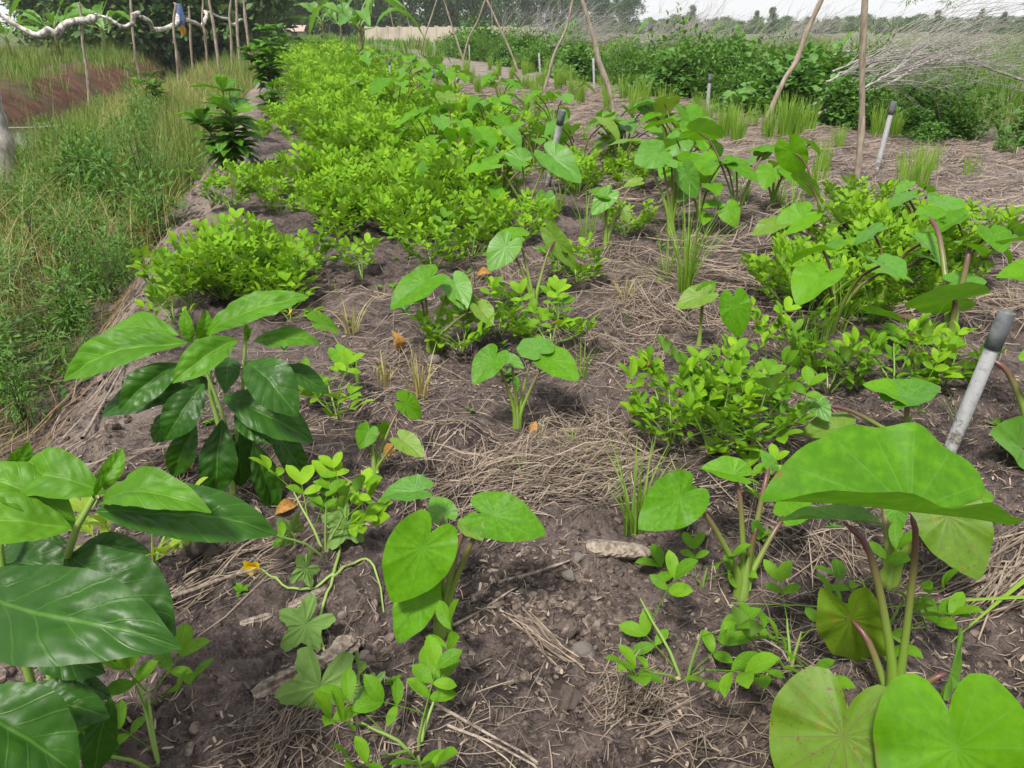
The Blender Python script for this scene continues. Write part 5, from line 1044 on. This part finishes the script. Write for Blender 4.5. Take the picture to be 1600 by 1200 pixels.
for i, (px, py, dd, hgt, ls, l) in enumerate([(95, 95, 0, 2.3, 1.6, "banana plant with a yellow-green leaf behind the thickest driftwood piece"), (160, 90, 1, 2.6, 1.8, "banana plant with broad bright leaves behind the second stake"), (225, 85, 0, 2.6, 1.8, "banana plant under the dark trees past the tall stake"), (20, 100, 0, 1.8, 1.2, "low banana plant at the picture edge on the far bank"), (255, 78, 0, 2.6, 1.8, "banana plant next to the blue cloth"), (190, 80, 2, 3.0, 2.0, "tall banana plant at the foot of the dark trees")]):
    g = G(px, py); banana(g[0], g[1]+dd, hgt, 9, ls, l, 20+i)
for i, (px, py, hgt, l) in enumerate([(1086, 128, 1.35, "small banana plant with a spear leaf inside the overgrown bank"), (984, 120, 1.55, "small banana plant with a pale upright leaf above the dark bushes"), (1296, 140, 1.2, "yellowish banana plant behind the thick leaning pole"), (880, 105, 1.7, "young banana plant behind the bushes near the crossing poles")]):
    g = G(px, py); banana(g[0], g[1], hgt, 5, .6, l, 40+i)

# ------------------------------------------------------------------ trees
T_LEAF = up_fix(leaf_tpl(2, 2, .75, .5, .3, .2, .1, .7))
def tree_shape(nl, hgt, rad, ls, mat, seed, base=.25, slim=1.0):
    rg = np.random.default_rng(seed); nc = 34; cz = hgt*(base+(1-base)*rg.random(nc)); ph = (cz/hgt-base)/(1-base); rr = rad*np.sin(PI*np.clip(.15+.8*ph, 0, 1))*slim
    a = rg.uniform(0, 2*PI, nc); q = np.sqrt(rg.random(nc)); cc = np.column_stack([rr*q*np.cos(a), rr*q*np.sin(a), cz]); i = rg.integers(0, nc, nl)
    off = rg.normal(0, 1, (nl, 3))*[rad*.19, rad*.19, hgt*.045]; T = inst(T_LEAF, frames(cc[i]+off, nrm(off)+rg.normal(0, .4, (nl, 3)), UP*.7+nrm(off)*.6+rg.normal(0, .3, (nl, 3)), ls*rg.uniform(.6, 1.3, nl)))
    tr = [tube(spline([[0, 0, -.3], [rg.normal(0, .1), rg.normal(0, .1), hgt*.5], [rg.normal(0, .2), rg.normal(0, .2), hgt*.93]], 8), np.linspace(hgt*.014, hgt*.003, 8), 7)]
    for c in cc[::2]: tr.append(tube(spline([[0, 0, c[2]*.72], c*[.5, .5, .9], c], 5), np.linspace(hgt*.005, hgt*.001, 5), 4))
    return mesh("crown", *T, MT[mat]), mesh("trunk", *cat(tr), MT['bark'])
TS = [tree_shape(3600, 11, 2.8, .42, 'tree', 61, .03), tree_shape(3200, 13, 2.4, .42, 'tree', 62, .06), tree_shape(3200, 9, 3.0, .42, 'tree_pale', 63, .02), tree_shape(2800, 12, 2.1, .40, 'tree', 64, .1), tree_shape(3000, 5, 4.2, .40, 'tree_pale', 65, .0)]
def tree(k, x, y, s, label, group):
    t = thing("tree", label, "tree", (x, y, hz(x, y)), group, R.uniform(0, 6), s); local("crown", TS[k][0], t); local("trunk", TS[k][1], t); return t
def azp(px, f):      # position at forward distance f in the direction of picture column px, on the ground
    r, ff = ray(px, 42); p = r*(f/ff); return p[0], p[1]
for i in range(64):                      # the wood behind the wall
    px = 330+i*10.5+R.normal(0, 5); f = R.uniform(120, 160)+max(0, (px-620))*.30; x, y = azp(px, f); tree([0, 1, 3, 0][i % 4], x, y, R.uniform(.85, 1.2)*(1.0 if px < 880 else .95), "dark tree of the wood behind the pale wall", "trees of the wood")
for i in range(26):
    px = 60+i*13+R.normal(0, 8); x, y = azp(px, R.uniform(42, 70)); tree([0, 2, 2, 1][i % 4], x, y, R.uniform(.7, 1.0), "dark tree behind the banana plants on the far bank", "trees behind the banana plants")
for i in range(110):
    px = 880+i*8+R.normal(0, 8); f = R.uniform(170, 320); x, y = azp(px, f); tree([4, 4, 2, 4][i % 4], x, y, R.uniform(.5, .85)*(f/240)*(.5 if i % 4 == 2 else 1), "low tree on the far horizon beyond the dead brush", "trees on the horizon")
for i, (px, f, s) in enumerate([(1080, 260, .62), (1462, 150, .34), (1530, 190, .4), (1565, 180, .36), (1205, 190, .45), (1180, 260, .5)]):
    x, y = azp(px, f); tree(3 if px == 1530 else 0, x, y, s, "single taller tree standing above the far horizon line", "taller horizon trees")
for px, py, l in ((1420, 2, "thin sapling tip hanging into the white sky"), (1484, 4, "second thin sapling tip against the white sky")):
    f0 = fw(G(1420, 150))+1; J = D(px, py, f0); b = np.array([*(J[:2]-RGT[:2]*.35), 0]); b[2] = hz(b[0], b[1]); t = thing("sapling", l, "sapling", b)
    ob("stem", mesh("sapling_stem", *tube(spline([b, (b+J)/2-RGT*.08, J], 14), np.linspace(.010, .003, 14), 6), MT['bark']), t)
    m_ = 46; c = J+R.normal(0, 1, (m_, 3))*[.10, .10, .035]+UP*.03; ob("foliage", mesh("sapling_leaves", *inst(W_LEAF, frames(c, (c-J)+UP*-.08, UP+R.normal(0, .3, (m_, 3)), R.uniform(.06, .10, m_))), MT['bush']), t)

# ------------------------------------------------------------------ wall and huts far off
def box(x0, x1, y0, y1, z0, z1): 
    V = np.array([[x, y, z] for z in (z0, z1) for y in (y0, y1) for x in (x0, x1)], float); return V, np.array([[0, 2, 3, 1], [4, 5, 7, 6], [0, 1, 5, 4], [2, 6, 7, 3], [0, 4, 6, 2], [1, 3, 7, 5]]), np.zeros((8, 2))
A_ = np.array(azp(572, 92)); C_ = np.array(azp(850, 70)); ln = np.linalg.norm(C_-A_); an = math.atan2(*(C_-A_)[::-1])
t = thing("boundary_wall", "long low pale wall in front of the dark wood", "wall", (A_[0], A_[1], -.1), None, an)
npn = 13
for i in range(npn):
    a0 = ln*i/npn; local("wall_panel", mesh("wall_panel", *box(a0+.14, a0+ln/npn-.14, -.06, .06, 0, 1.35+R.uniform(-.04, .04)), MT['wall'], False), t); local("pillar", mesh("pillar", *box(a0-.14, a0+.14, -.14, .14, 0, 1.46), MT['wall'], False), t)
for px, f, w, l in ((400, 112, 2.0, "far hut with a pinkish roof seen past the last stake"), (462, 116, 2.2, "small far hut among the dark trunks of the wood")):
    x, y = azp(px, f); t = thing("hut", l, "hut", (x, y, 0), None, -.2)
    hw_ = local("wall", mesh("hut_wall", *box(-w/2, w/2, -1.5, 1.5, 0, .8), MT['wall'], False), t)
    V = np.array([[sx*(w/2+.3), sy*1.9, .76] for sy in (-1, 1) for sx in (-1, 1)]+[[-w/2-.3, 0, 1.5], [w/2+.3, 0, 1.5]]+[[sx*(w/2+.3), sy*1.9, .69] for sy in (-1, 1) for sx in (-1, 1)])
    local("roof", mesh("hut_roof", V, np.array([[0, 1, 5, 4], [2, 4, 5, 3], [6, 8, 9, 7], [0, 6, 7, 1], [2, 3, 9, 8]]), None, MT['roof'], False), t)
    local("door", mesh("hut_door", *box(-.4, .4, -1.53, -1.5, 0, .66), MT['pvc_in'], False), hw_)

# ------------------------------------------------------------------ moist air
V, F_, _u = box(-470, 470, -470, 470, -2.5, 24)
m_ = bpy.data.materials.new("moist_air"); m_.use_nodes = True; m_.node_tree.nodes.clear()
o_ = m_.node_tree.nodes.new("ShaderNodeOutputMaterial"); v_ = m_.node_tree.nodes.new("ShaderNodeVolumePrincipled")
v_.inputs['Color'].default_value = (.94, .97, 1, 1); v_.inputs['Density'].default_value = .0005; v_.inputs['Anisotropy'].default_value = .2
m_.node_tree.links.new(v_.outputs[0], o_.inputs[1])
ob("haze", mesh("haze", V, F_, None, m_, False), None, None, "thin pale haze in the moist air over the fields", "haze", None, 'stuff')
